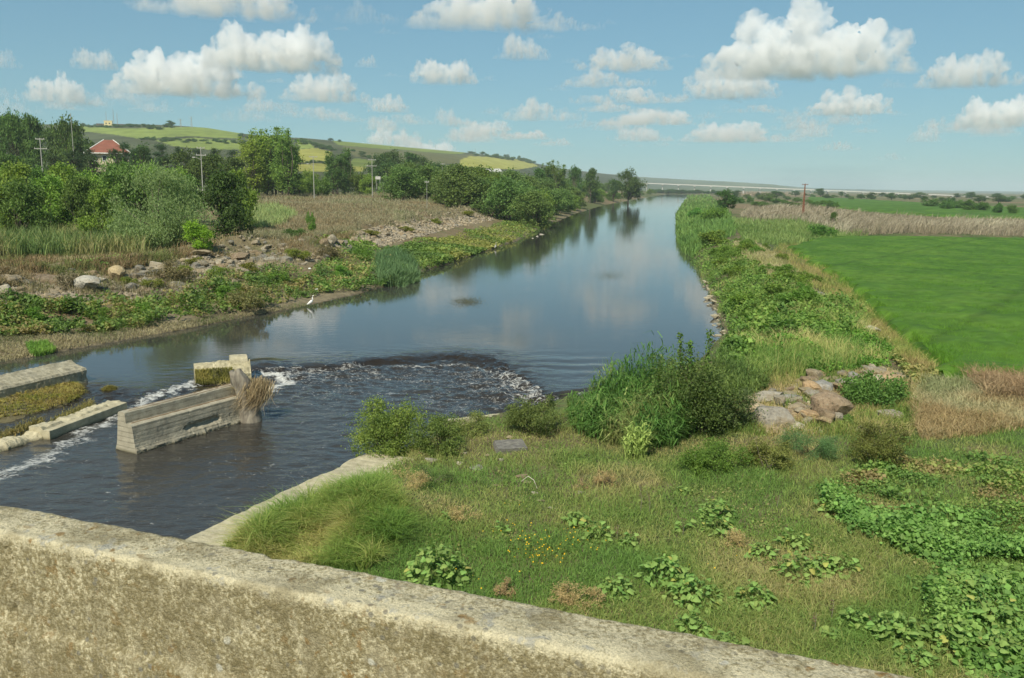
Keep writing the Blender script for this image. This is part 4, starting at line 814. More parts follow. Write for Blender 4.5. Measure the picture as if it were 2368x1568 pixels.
# ---- bushes, reeds and tufts near the bridge
def bush(name, label, u, vbase, wpx, hpx, n, leaf, cA, cB, lob=16, cat='bush', aspect=.6, upbias=.6, squash=.8, subr=.30, sub=10, twig=True, z0=1.2):
    b_ = ground(np.array([u]), np.array([vbase]), z0)[0]; D_ = float(np.hypot(b_[0], b_[1])); w_, h_ = wpx * D_ / FPX, hpx * D_ / FPX
    root = empty(name, (float(b_[0]), float(b_[1]) + w_ * .18, float(b_[2]) - .05)); R = w_ * .5
    lobes = []
    for i in range(lob):
        a_ = rng.uniform(0, 6.28); q = math.sqrt(rng.uniform(0, 1)) * .72; s = rng.uniform(.24, .36)
        zc_ = rng.uniform(.18, 1) * (1 - .55 * q) * (1 - s * .6); lobes.append((R * q * math.cos(a_), R * q * math.sin(a_), h_ * zc_, R * s, R * s, h_ * s * squash))
    V, F, c = crown_mesh(lobes, n, leaf, cA, cB, sub=sub, subr=subr, aspect=aspect, upbias=upbias, hollow=.4)
    build('foliage', V, F, LEAF, root, tint=c)
    if twig:
        V, F = merge([limb((rng.normal(0, R * .12), rng.normal(0, R * .12), -.1), (l[0], l[1], l[2] + l[5] * .6), .012 + .004 * R, .004, .1, 4) for l in lobes]); build('stem', V, F, BARK, root)
    return tag(root, label, cat)
bush('bush', 'light green leafy bush overhanging the water at the abutment', 885, 1072, 235, 172, 20000, .07, (.065, .11, .03), (.15, .205, .05), 24)
bush('bush', 'lower bush beside the leafy bush at the abutment', 1015, 1055, 160, 112, 9500, .06, (.055, .09, .026), (.12, .155, .045), 14)
bush('bush', 'small sprawling bush along the abutment between two larger ones', 1085, 1010, 120, 70, 4500, .055, (.08, .11, .035), (.15, .17, .06), 10)
bush('bush', 'rounded grey green bush at the water before the reeds', 1235, 1012, 160, 118, 10500, .06, (.05, .08, .026), (.115, .15, .05), 16)
bush('bush', 'big dark bush growing among the tall reeds', 1610, 1015, 270, 225, 20000, .085, (.035, .06, .02), (.085, .125, .035), 26, z0=1.6)
bush('bush', 'dark trailing shrub in front of the boulders', 1690, 1000, 170, 130, 8000, .07, (.04, .06, .025), (.09, .11, .045), 14, z0=1.4)
bush('bush', 'low bright bush in front of the tall reeds', 1665, 1098, 175, 88, 10000, .055, (.055, .10, .022), (.11, .17, .035), 14)
bush('bush', 'olive brown low bush beside the low bright bush', 1790, 1092, 150, 88, 8000, .055, (.085, .085, .03), (.14, .15, .045), 12)
bush('bush', 'dense brown green bush below the boulders', 2048, 1078, 165, 118, 12000, .055, (.055, .05, .02), (.115, .13, .035), 16)
bush('fennel_plant', 'feathery blue green plant in front of the boulders', 1880, 1062, 160, 85, 9000, .07, (.055, .105, .045), (.09, .155, .065), 12, cat='plant', aspect=.18)
bush('bush', 'green weeds growing over the largest boulders', 2035, 945, 185, 80, 7000, .10, (.05, .10, .026), (.09, .155, .04), 14, aspect=.8, z0=1.6)
bush('bush', 'small leafy weed at the foot of the largest boulder', 1955, 985, 70, 34, 1800, .09, (.06, .11, .03), (.11, .17, .04), 7, aspect=.8)
bush('bush', 'dark green bush at the edge of the rocks by the levee', 1885, 880, 70, 44, 2500, .09, (.045, .085, .02), (.08, .14, .03), 8, z0=1.8)
bush('bush', 'grey brown thorn bush among the left rocks', 390, 655, 110, 60, 2600, .16, (.09, .075, .045), (.14, .12, .07), 10, z0=1.6)
bush('bush', 'brown shrub hanging over the left bank weeds', 560, 720, 130, 70, 3000, .16, (.08, .07, .035), (.13, .125, .06), 10, z0=1)
bush('bush', 'dark brown bush at the end of the left rock levee', 745, 585, 90, 50, 2200, .16, (.07, .055, .035), (.12, .10, .06), 10, z0=2)
bush('bush', 'grey twiggy bush beside the white boulder on the left bank', 150, 672, 70, 48, 1500, .13, (.13, .115, .08), (.2, .18, .13), 8, z0=1.4)
def reed_clump(name, label, poly, n, h0, h1, w, cols, lean, seed, z0=1.2, leaves=3, cat='reeds'):
    P = spread(poly, n, z0); Vs, Fs, T_ = [], [], []
    hs = rnd(len(P), h0, h1) * np.clip(.8 + 1.3 * fbm(P[:, 0] * 1.0, P[:, 1] * 1.0, 3, seed + 3), .4, 1.25) * (np.interp(P[:, 0], [P[:, 0].min(), P[:, 0].min() + .35 * np.ptp(P[:, 0]), P[:, 0].min() + .75 * np.ptp(P[:, 0]), P[:, 0].max()], [.5, .88, 1.1, .8]) if n > 1000 else 1); c = palette(P, cols, .6, seed)
    a_ = blades(P, hs, w * .5, lean * .5, None, .3, c); az = rnd(len(P) * leaves, 0, 6.28); Pl = np.repeat(P, leaves, 0) + np.stack([rng.normal(0, .05, len(az)), rng.normal(0, .05, len(az)), np.repeat(hs, leaves) * rnd(len(az), .2, .92)], -1)
    b_ = blades(Pl, rnd(len(az), .3, .7) * h1 * .3, w, 1.0, az, 1.1, np.repeat(c, leaves, 0) * rnd(len(az), .75, 1.25)[:, None])
    V, F = merge([(a_[0], a_[1]), (b_[0], b_[1])]); Tn = np.concatenate([a_[2], b_[2]])
    o = build(name, V, F, GRASS, tint=Tn); return tag(o, label, cat)
reed_clump('reed_clump', 'tall green reed clump at the water edge right of the weir', [(1310, 975), (1400, 940), (1500, 920), (1600, 930), (1630, 990), (1560, 1040), (1480, 1048), (1400, 1030), (1330, 1005)], 2600, 1.0, 2.35, .045, [(.04, .08, .02), (.06, .11, .028), (.085, .135, .038), (.14, .145, .06)], .45, 301, leaves=5)
reed_clump('reed_clump', 'pale drooping reeds in front of the tall reed clump', [(1445, 1052), (1490, 1050), (1495, 1066), (1450, 1068)], 90, .7, 1.4, .05, [(.14, .20, .06), (.2, .24, .08)], .6, 303, leaves=5)
reed_clump('reed_clump', 'slim reeds on the bank behind the big dark bush', [(1640, 900), (1720, 880), (1780, 900), (1740, 930), (1660, 940)], 700, .8, 1.8, .04, [(.06, .11, .035), (.11, .16, .05)], .4, 305, leaves=4, z0=1.8)
for j, (u, vb, hp) in enumerate([(1572, 890, 120), (1596, 880, 92), (1626, 880, 118), (1510, 920, 75)]):       # leafy shoots over the bush
    b_ = ground(np.array([u + 10.]), np.array([1000.]), 1.5)[0]; D_ = float(b_[1]); top = aty(u, vb - hp, D_); zt_ = float(top[2]); x0_ = float(top[0])
    root = empty('tall_shoot', (x0_ + .15, D_, float(b_[2]))); Hh = zt_ - float(b_[2]); tt_ = np.linspace(0, 1, 6); bend = rng.normal(0, .12)
    V, F = tube(np.stack([bend * tt_ ** 2, 0 * tt_, Hh * tt_], -1), np.linspace(.02, .006, 6), 5); build('stem', V, F, BARK, root)
    n = 260; q = np.sqrt(rnd(n, .12, 1)); C = np.stack([bend * q ** 2 + rng.normal(0, .06, n), rng.normal(0, .06, n), Hh * q], -1); V, F = leaf_quads(C, .11 * rnd(n, .7, 1.2), .6, .4)
    build('foliage', V, F, LEAF, root, tint=np.repeat(mixcol((.04, .085, .02), (.09, .16, .035), rnd(n)), 4, 0))
    tag(root, 'upright leafy shoot, %s of the four rising above the dark bush' % ('second', 'third', 'fourth and last', 'first and shortest')[j], 'plant')

# straw on the stump, weed on block and slabs
def tuft(name, label, P, h, w, cols, lean, az=None, mat=DRY, cat='grass', curl=.8, kind=None, parent=None, seed=3):
    V, F, T_ = blades(P, h, w, lean, az, curl, palette(P, cols, 1.5, seed)); o = build(name, V, F, mat, parent, tint=T_)
    return tag(o, label, cat, kind=kind) if label else o
n = 1500; P = np.stack([stp[0] + .30 + rng.normal(0, .28, n), stp[1] + rng.normal(.15, .3, n), 1.5 + rng.normal(0, .16, n)], -1)
V, F, T_ = blades(P, -rnd(n, .25, 1.15), .02, .75, rng.normal(.1, .8, n), .3, palette(P, [(.36, .28, .16), (.27, .20, .11), (.45, .37, .23)], 2, 5))
tag(build('drift_straw', V, F, DRY, tint=T_), 'hanging mass of dry drift straw caught on the stump', 'straw', kind='stuff')
P2 = np.stack([stp[0] - .5 + rng.normal(0, .45, 300), stp[1] + .45 + rng.normal(0, .25, 300), 1.33 + rng.normal(0, .05, 300)], -1); V, F, T_ = blades(P2, rnd(300, .05, .2), .02, 4, None, .3, palette(P2, [(.34, .25, .13), (.22, .16, .09)], 2, 5))
tag(build('drift_straw', V, F, DRY, tint=T_), 'straw wedged between the stump and the stepped pier', 'straw', kind='stuff')
yb = rnd(2600, .02, 1.8); zb = rnd(2600, .05, .72); xb = .92 - .44 * zb + rng.normal(0, .04, 2600)
V, F, T_ = blades(np.stack([xb, yb, zb], -1), -rnd(2600, .05, .28), .03, .25, rng.normal(0, .5, 2600), .2, palette(np.stack([yb, zb, xb], -1), [(.10, .095, .035), (.17, .15, .05), (.22, .18, .075)], 2, 8)); build('weed_cover', V, F, GRASS, blk, tint=T_)
u_, v_ = uv_in([(-60, 885), (60, 878), (150, 880), (190, 892), (200, 912), (168, 925), (140, 938), (90, 950), (40, 970), (-60, 985)], 9000); P = at(u_, v_, .12); 
isl = []
gx, gy = np.meshgrid(np.linspace(0, 1, 60), np.linspace(0, 1, 24)); 
i0_, i1_ = at(np.array([-60, 60, 150, 198]), np.array([880, 878, 878, 895]), .1), at(np.array([-60, 60, 150, 198]), np.array([985, 965, 935, 908]), .1)
fx = gx * 3; far_e = np.stack([np.interp(fx, [0, 1, 2, 3], i0_[:, k]) for k in range(2)], -1); near_e = np.stack([np.interp(fx, [0, 1, 2, 3], i1_[:, k]) for k in range(2)], -1)
XY = far_e * (1 - gy[..., None]) + near_e * gy[..., None]; hI = .42 * np.sin(np.pi * np.clip(gy * 1.04, 0, 1)) ** .6 * np.clip((1 - gx) * 6, 0, 1) + .12 * fbm(XY[..., 0] * 1.2, XY[..., 1] * 1.2, 3, 311) - .08
island = empty('mud_island', (0, 0, 0)); t = NT('mud'); n_ = t.noise(5, 5, t.pos()); t.bsdf(t.ramp(n_, [(.3, (.075, .065, .03)), (.7, (.17, .145, .075))]), .9, t.bump(n_, .6, .05)); MUD = t.m
build('mud_bank', np.stack([XY[..., 0], XY[..., 1], hI], -1).reshape(-1, 3), grid_faces(24, 60)[:, ::-1], MUD, island, smooth=True)
k_ = rng.integers(0, 24 * 60, 9000); Pm = np.stack([XY[..., 0], XY[..., 1], hI], -1).reshape(-1, 3)[k_] + rng.normal(0, .05, (9000, 3)) * [1, 1, .0]; Pm = Pm[Pm[:, 2] > .02]
V, F, T_ = blades(Pm, rnd(len(Pm), .08, .26), .03, 1.2, rng.normal(-1.2, .9, len(Pm)), .8, palette(Pm, [(.16, .17, .04), (.22, .19, .06), (.19, .14, .06), (.26, .23, .085)], 1.2, 8)); build('grass_cover', V, F, GRASS, island, tint=T_)
tag(island, 'mud islet matted with yellow green grass beside the broken wall', 'islet')
c_ = at(254, 903, .05); n = 700; a_ = rnd(n, 0, 6.28); q = np.sqrt(rnd(n)) * .36
P = np.stack([c_[0] + q * np.cos(a_), c_[1] + q * np.sin(a_) * .8, .05 + .15 * (1 - (q / .36) ** 2)], -1); tuft('grass_tuft', 'tiny grass tuft alone in the channel', P, rnd(n, .08, .2), .025, [(.17, .16, .05), (.12, .12, .035)], .9, mat=GRASS, cat='tuft')
for (ua, va, ub, vb_, lab) in [(120, 985, 215, 935, 'olive weed fringe along the back of the low slab'), (-20, 1022, 100, 975, 'olive weed fringe behind the crumbled slab')]:
    n = 1500; t_ = rnd(n); P = at(ua + (ub - ua) * t_ + rng.normal(0, 4, n), va + (vb_ - va) * t_ + rng.normal(0, 5, n), .15); P[:, 2] = rnd(n, .02, .3); tuft('weed_fringe', lab, P, rnd(n, .06, .2), .03, [(.15, .13, .05), (.10, .095, .035), (.2, .16, .07)], .9, mat=GRASS, cat='weeds', kind='stuff')

# ---- broad leaved weeds: stem and leaves, each leaf its own mesh object sharing three shapes
def leaf_shape(lobed):
    a_ = np.linspace(0, 2 * np.pi, 13)[:-1]; r = .46 * (1 + .20 * np.cos(3 * a_) * lobed) * (1 + .30 * np.maximum(0, np.cos(a_)) ** 3) * (1 - .35 * np.maximum(0, -np.cos(a_)) ** 6); x, y = r * np.cos(a_) + .42, r * np.sin(a_)
    z = -.18 * (x - .3) ** 2 - .12 * np.abs(y); V = np.concatenate([[[0.0, 0, 0]], np.stack([x, y, z], -1), [[.42, 0, .06]]]); j = np.arange(12)
    return V, np.stack([np.full(12, 13), 1 + j, 1 + (j + 1) % 12], -1)
LM = []
for i, (lb, cc) in enumerate([(1.0, (.135, .215, .065)), (.6, (.165, .24, .078)), (1.3, (.11, .18, .052)), (.8, (.25, .25, .08))]):
    V, F = leaf_shape(lb); o = build('leaf', V, F, LEAF, tint=np.tile(np.array(cc), (len(V), 1))); LM.append(o.data); bpy.data.objects.remove(o)
sv, sf = merge([limb((0, 0, 0), (.25 * math.cos(a_), .25 * math.sin(a_), .55), .012, .005, .1, 4) for a_ in np.linspace(0, 6.28, 6)[:-1]]); so = build('stem', sv, sf, LEAF, tint=np.tile(np.array((.11, .14, .05)), (len(sv), 1))); STEM = so.data; bpy.data.objects.remove(so)
n = 170; a_ = rnd(n, 0, 6.28); q = np.sqrt(rnd(n)); C = np.stack([q * np.cos(a_), q * np.sin(a_), (1 - .8 * q * q) * rnd(n, .3, 1.0)], -1); V, F = leaf_quads(C, .19 * rnd(n, .6, 1.3), .85, 1.2)
fo_ = build('foliage', V, F, LEAF, tint=np.repeat(mixcol((.085, .145, .044), (.15, .22, .07), rnd(n)), 4, 0)); FOL = fo_.data; bpy.data.objects.remove(fo_)
def broad(u, v, r, h, n, label, group=None, leaf=.125):
    g_ = ground(np.array([float(u)]), np.array([float(v)]))[0]; root = empty('broad_leaved_weed', tuple(map(float, g_)), rng.uniform(0, 6.28))
    st_ = bpy.data.objects.new('stem', STEM); COL.objects.link(st_); st_.parent = root; st_.scale = (r * 2, r * 2, h * 1.6)
    fl2 = bpy.data.objects.new('foliage', FOL); COL.objects.link(fl2); fl2.parent = root; fl2.scale = (r * rng.uniform(.7, 1.25), r * rng.uniform(.7, 1.25), h)
    for i in range(n):
        a_ = rng.uniform(0, 6.28); q = math.sqrt(rng.uniform(0, 1)); zz_ = h * (1 - .75 * q * q) * rng.uniform(.6, 1.12); lf = bpy.data.objects.new('leaf', LM[3 if rng.uniform() < .06 else int(rng.integers(0, 3))]); COL.objects.link(lf); lf.parent = root
        s = leaf * rng.uniform(.7, 1.35); lf.location = (r * q * math.cos(a_), r * q * math.sin(a_), zz_); lf.scale = (s, s, s); lf.rotation_euler = (rng.normal(0, .35), rng.normal(.25, .3), a_ + rng.normal(0, .6))
    return tag(root, label, 'weed', group)
BW = [(1010, 1345, .62, .75, 46, 'large broad leaved weed just above the parapet left of the yellow flowers'), (1335, 1215, .30, .4, 20, 'round broad leaved weed above the yellow flowers'), (1383, 1250, .32, .45, 22, 'broad leaved weed trailing down beside the yellow flowers'),
      (1655, 1200, .45, .5, 34, 'dense broad leaved weed in the middle of the grass'), (1665, 1235, .4, .42, 26, 'broad leaved weed just below the dense one in mid grass'), (1583, 1225, .22, .3, 12, 'small broad leaved weed beside dark dry stalks'), (1458, 1265, .22, .32, 12, 'small pale broad leaved weed right of the yellow flowers'),
      (1535, 1345, .5, .55, 40, 'sprawling broad leaved weed above the parapet, upper half of the pair'), (1600, 1390, .55, .5, 44, 'sprawling broad leaved weed above the parapet, lower half of the pair'), (1425, 1375, .34, .35, 16, 'low broad leaved weed beside the brown dry shrub'), (1745, 1405, .42, .5, 32, 'compact broad leaved weed left of the dark dead stalk'),
      (1845, 1340, .5, .5, 38, 'dense yellowish broad leaved weed right of centre'), (1945, 1325, .36, .42, 24, 'small dense broad leaved weed beside the yellowish one'), (1900, 1325, .3, .4, 18, 'broad leaved weed wedged between two denser ones'), (1765, 1290, .32, .36, 20, 'broad leaved weed under the grey dry bush'), (1840, 1268, .4, .4, 26, 'broad leaved weed at the edge of the leafy carpet'),
      (2070, 1478, .45, .5, 32, 'large leaved weed in the lower right grass'), (1975, 1455, .3, .4, 16, 'thin broad leaved weed left of the large leaved one'), (1930, 1480, .2, .25, 10, 'tiny broad leaved weed in the lower right grass'), (1160, 1232, .12, .32, 8, 'tiny upright weed in the dry grass'), (1030, 1205, .13, .22, 8, 'tiny pale weed beside the long grass tuft'),
      (1575, 1140, .14, .2, 8, 'tiny weed below the low bright bush'), (1600, 1460, .3, .35, 16, 'broad leaved weed peeping over the parapet'), (1680, 1505, .34, .3, 18, 'broad leaved weed beside the parapet edge'), (2200, 1500, .5, .5, 36, 'leafy weed at the lower corner of the carpet'), (2290, 1440, .55, .55, 44, 'leafy weed at the right picture edge'), (2330, 1530, .5, .5, 36, 'lowest leafy weed at the right picture edge'), (2230, 1380, .5, .5, 40, 'leafy weed under the right hand carpet'),
      (1950, 1195, .5, .5, 40, 'leafy weed at the upper tip of the carpet'), (2120, 1540, .3, .3, 16, 'small leafy weed low at the picture bottom')]
for u, v, r, h_, n, lab in BW: broad(u, v, r * 1.12, h_ * 1.15, int(n * 1.9), lab)
carpet('broad_weeds', 'dense carpet of broad leaved weeds on the right', [(1890, 1165), (1960, 1150), (2060, 1195), (2180, 1190), (2300, 1210), (2420, 1260), (2420, 1320), (2290, 1300), (2180, 1320), (2060, 1270), (1960, 1230)], 17000, .10, .65, [(.075, .135, .038), (.10, .17, .047), (.125, .195, .058)], s=.7, seed=321, aspect=.95, gaps=-.09)
carpet('broad_weeds', 'leafy weeds filling the lower right corner', [(2140, 1380), (2260, 1310), (2420, 1330), (2420, 1600), (2260, 1580), (2180, 1500)], 15000, .10, .55, [(.075, .135, .038), (.10, .17, .047), (.13, .195, .058)], s=.8, seed=323, aspect=.95, gaps=-.04)
carpet('broad_weeds', 'leafy weeds behind the carpet on the right', [(1930, 1130), (2010, 1085), (2150, 1050), (2300, 1065), (2420, 1090), (2420, 1240), (2250, 1190), (2080, 1170)], 13000, .09, .5, [(.07, .13, .036), (.10, .17, .045), (.15, .19, .06), (.17, .14, .07)], s=.6, seed=325, aspect=.9, gaps=-.03)
# dry tufts and flowers
for u, v, wp, hp, n, lab in [(940, 1135, 130, 62, 3000, 'brown dry shrub behind the long grass tuft'), (1405, 1128, 76, 62, 1800, 'round brown dry tuft in the middle of the grass'), (1345, 1138, 56, 36, 800, 'small brown tuft beside the round dry tuft'), (1335, 1415, 170, 70, 3400, 'wide brown dry shrub above the parapet'), (1165, 1385, 84, 56, 1500, 'grey dry tuft above the parapet'), (1060, 1215, 110, 48, 1700, 'reddish dry weed patch beside the long grass tuft'), (1700, 1270, 90, 60, 1500, 'grey brown dry bush among the broad leaved weeds'), (1000, 1120, 110, 60, 2200, 'dark green wiry shrub beside the brown dry shrub')]:
    gr = 'green' in lab
    bush('dry_shrub', lab, u, v, wp, hp, n, .05, (.05, .075, .03) if gr else (.20, .15, .085), (.09, .12, .045) if gr else (.32, .25, .15), 9, cat='shrub', aspect=.3)
fl = []
for u, v, n in [(1225, 1290, 60), (1330, 1275, 50), (1240, 1320, 70), (1190, 1275, 20), (1235, 1215, 14), (1300, 1300, 30), (1090, 1370, 12), (1640, 1340, 8)]:
    n = int(n * .6); uu, vv = rng.normal(u, 34, n), rng.normal(v, 17, n); p_ = ground(uu, vv); p_[:, 2] += rnd(n, .3, .5); fl.append(p_)
P = np.concatenate(fl); V, F = leaf_quads(P, .04, .9, 1.5); c1 = np.tile(np.array((.62, .40, .02)), (len(V), 1)); Vb, Fb, Tb = blades(P - [0, 0, .4], .4, .012, .05, None, .2, np.tile(np.array((.09, .13, .04)), (len(P), 1)))
Va, Fa = merge([(V, F), (Vb, Fb)]); tag(build('yellow_flowers', Va, Fa, LEAF, tint=np.concatenate([c1, Tb])), 'scattered yellow flowers in the grass above the parapet', 'flowers', kind='stuff')
for j, (u, v, hp) in enumerate([(1480, 1190, 80), (1500, 1190, 60), (1578, 1240, 48), (1425, 1250, 40), (1880, 1470, 60), (1920, 1440, 62), (2010, 1460, 45), (1795, 1180, 40)]):
    g_ = ground(np.array([float(u)]), np.array([float(v)]))[0]; Hh = hp * float(g_[1]) / FPX; root = empty('dead_stalk', tuple(map(float, g_))); V, F = tube([(0, 0, -.05), (.03, 0, Hh * .5), (rng.normal(0, .06), 0, Hh)], [.008, .007, .004], 5); build('stem', V, F, DEADW, root)
    n = 40; C = np.stack([rng.normal(0, .03, n), rng.normal(0, .03, n), Hh * rnd(n, .5, 1)], -1); V, F = leaf_quads(C, .05, .4, .2); build('seed_head', V, F, DRY, root, tint=np.tile(np.array((.13, .09, .055)), (len(V), 1)))
    tag(root, ('tallest dark dead stalk in mid grass', 'shorter dark dead stalk beside the tallest', 'dark dead stalk beside a small broad weed', 'short dead stalk right of the yellow flowers', 'blackish bent dead stalk in the lower right grass', 'rusty dead stalk beside the blackish one', 'thin dead stalk in the lower right grass', 'dead stalk below the olive brown bush')[j], 'stalk')

# ================================================================ clouds: fair weather cumulus, real size, kilometres away
def hash3(ix, iy, iz, seed):
    h = (ix.astype(np.int64) * 374761393 + iy.astype(np.int64) * 668265263 + iz.astype(np.int64) * 2147483647 + seed * 1442695041) & 0xffffffff
    h = ((h ^ (h >> 13)) * 1274126177) & 0xffffffff; h = ((h ^ (h >> 15)) * 2246822519) & 0xffffffff
    return ((h ^ (h >> 16)) & 0xffff) / 65535.0
def vn3(P, seed):
    I = np.floor(P); f = P - I; f = f * f * (3 - 2 * f); o = 0
    for dx in (0, 1):
        for dy in (0, 1):
            for dz in (0, 1):
                w_ = (f[:, 0] if dx else 1 - f[:, 0]) * (f[:, 1] if dy else 1 - f[:, 1]) * (f[:, 2] if dz else 1 - f[:, 2])
                o = o + w_ * hash3(I[:, 0] + dx, I[:, 1] + dy, I[:, 2] + dz, seed)
    return o
def billow(P, s, oct, seed):
    o, a_ = 0, 1.0
    for i in range(oct):
        o = o + a_ * np.abs(2 * vn3(P * s * 2 ** i + 5.1 * i, seed + i) - 1); a_ *= .52
    return o
def cloud_shape(hh, npuff, seed, vox=.0095):
    r_ = np.random.default_rng(seed); Vs, Fs, n = [], [], 0; V0, F0 = ico(3)
    bumps = r_.uniform(.15, .85, 3); bh = r_.uniform(.6, 1, 3)
    for i in range(npuff + 22):
        if i < 22:                             # continuous base
            x = (i + .5 + r_.uniform(-.4, .4)) / 22; z = .02; rad = (.04 + .05 * math.sin(math.pi * x)) * r_.uniform(.8, 1.2) * (hh / .34) ** .4; y = r_.normal(0, .07)
        else:
            x = r_.beta(1.7, 1.7); env = max(b_ * math.exp(-((x - c_) / .19) ** 2) for b_, c_ in zip(bh, bumps)); env = .16 + .84 * env
            z = r_.uniform(0, 1) ** .75 * env * hh; rad = (.035 + .075 * r_.uniform()) * (1 - .5 * z / hh) * (.5 + .75 * math.sin(math.pi * min(max(x, .04), .96))) * (hh / .34) ** .5
            y = r_.normal(0, .12) * math.sin(math.pi * min(max(x, .08), .92))
        V = V0 * rad + np.array([x - .5, y, z * .85 + rad * .3]); Vs.append(V); Fs.append(F0 + n); n += len(V0)
    V = np.concatenate(Vs); F = np.concatenate(Fs)
    o = build('cloud', V, F); md = o.modifiers.new('r', 'REMESH'); md.mode = 'VOXEL'; md.voxel_size = vox
    dg = bpy.context.evaluated_depsgraph_get(); dg.update(); me = bpy.data.meshes.new_from_object(o.evaluated_get(dg)); old = o.data
    bpy.data.objects.remove(o); bpy.data.meshes.remove(old)
    nv = len(me.vertices); co = np.empty(nv * 3, np.float32); me.vertices.foreach_get('co', co); co = co.reshape(-1, 3).astype(float)
    no = np.empty(nv * 3, np.float32); me.vertices.foreach_get('normal', no); no = no.reshape(-1, 3)
    top = np.clip((co[:, 2] + .02) / .08, .15, 1)
    co = co + no * ((.55 - billow(co, 11, 3, seed)) * .058 * top)[:, None] + no * ((.5 - billow(co, 36, 3, seed + 9)) * .020 * top)[:, None]
    zb = .03 + .016 * (vn3(co * 9, seed + 3) - .5); co[:, 2] = np.where(co[:, 2] < zb, zb + (co[:, 2] - zb) * .12, co[:, 2])
    me.vertices.foreach_set('co', co.astype(np.float32).ravel()); me.polygons.foreach_set('use_smooth', np.ones(len(me.polygons), bool)); me.update(); me.materials.append(CLOUDM)
    return me
t = NT('cloud_vapour'); oi = t.n('ObjectInfo')
vsc = t.n('VolumeScatter', {'Color': (1, 1, 1, 1), 'Anisotropy': .15}); pc = t.n('TexCoord').outputs['Object']; wv = t.mix(.05, pc, t.n('TexNoise', {'Scale': 6, 'Detail': 3, 'Vector': pc}).outputs['Color'], 'ADD')
lump = t.ramp(t.noise(13, 5, wv, .62), [(.40, 0.), (.52, 1.), (.72, 2.0)]); zf = t.ramp(t.n('SeparateXYZ', {0: pc}).outputs['Z'], [(.01, .0), (.12, 1.)])
t.set(vsc.inputs['Density'], t.math('MULTIPLY', t.math('MULTIPLY', oi.outputs['Alpha'], .0095), t.math('MULTIPLY', lump, zf)))
t.t.links.new(vsc.outputs[0], t.out.inputs['Volume']); CLOUDM = t.m
CM = [cloud_shape(hh, n_, sd) for hh, n_, sd in [(.34, 70, 1), (.30, 60, 2), (.42, 70, 3), (.22, 55, 4), (.30, 60, 5), (.16, 50, 6), (.26, 40, 7), (.38, 55, 8), (.12, 36, 9)]]
CH = []
for me in CM:
    co = np.empty(len(me.vertices) * 3, np.float32); me.vertices.foreach_get('co', co); co = co.reshape(-1, 3); CH.append((co[:, 0].min(), co[:, 0].max(), co[:, 2].max()))
def cloud(k, u0, u1, vt, vb, label, group=None, alpha=1.0, flip=1, base_alt=1150.):
    um = (u0 + u1) / 2; d_ = rays(um, vb); el = d_[2] / math.hypot(d_[0], d_[1]); Dh = min(base_alt / max(el, .02), 34000.)
    c_ = np.array([d_[0], d_[1]]) / math.hypot(d_[0], d_[1]) * Dh; slant = math.hypot(Dh, 0); s = slant / FPX / math.cos(math.atan2(abs(um - 1184), FPX)) ** -1
    w_ = (u1 - u0) * slant / FPX * (1.0 / math.sqrt(1 + ((um - 1184) / FPX) ** 2)); h_ = (vb - vt) * slant / FPX * 1.0
    o = bpy.data.objects.new('cloud', CM[k]); COL.objects.link(o); x0, x1, zt_ = CH[k]
    o.location = (float(c_[0]), float(c_[1]), CAMZ + Dh * el); o.rotation_euler = (0, 0, math.atan2(-c_[0], c_[1]) + (math.pi if flip < 0 else 0)); sx = w_ / (x1 - x0)
    o.scale = (sx, sx, h_ / zt_); o.color = (1, 1, 1, alpha); return tag(o, label, 'cloud', group)
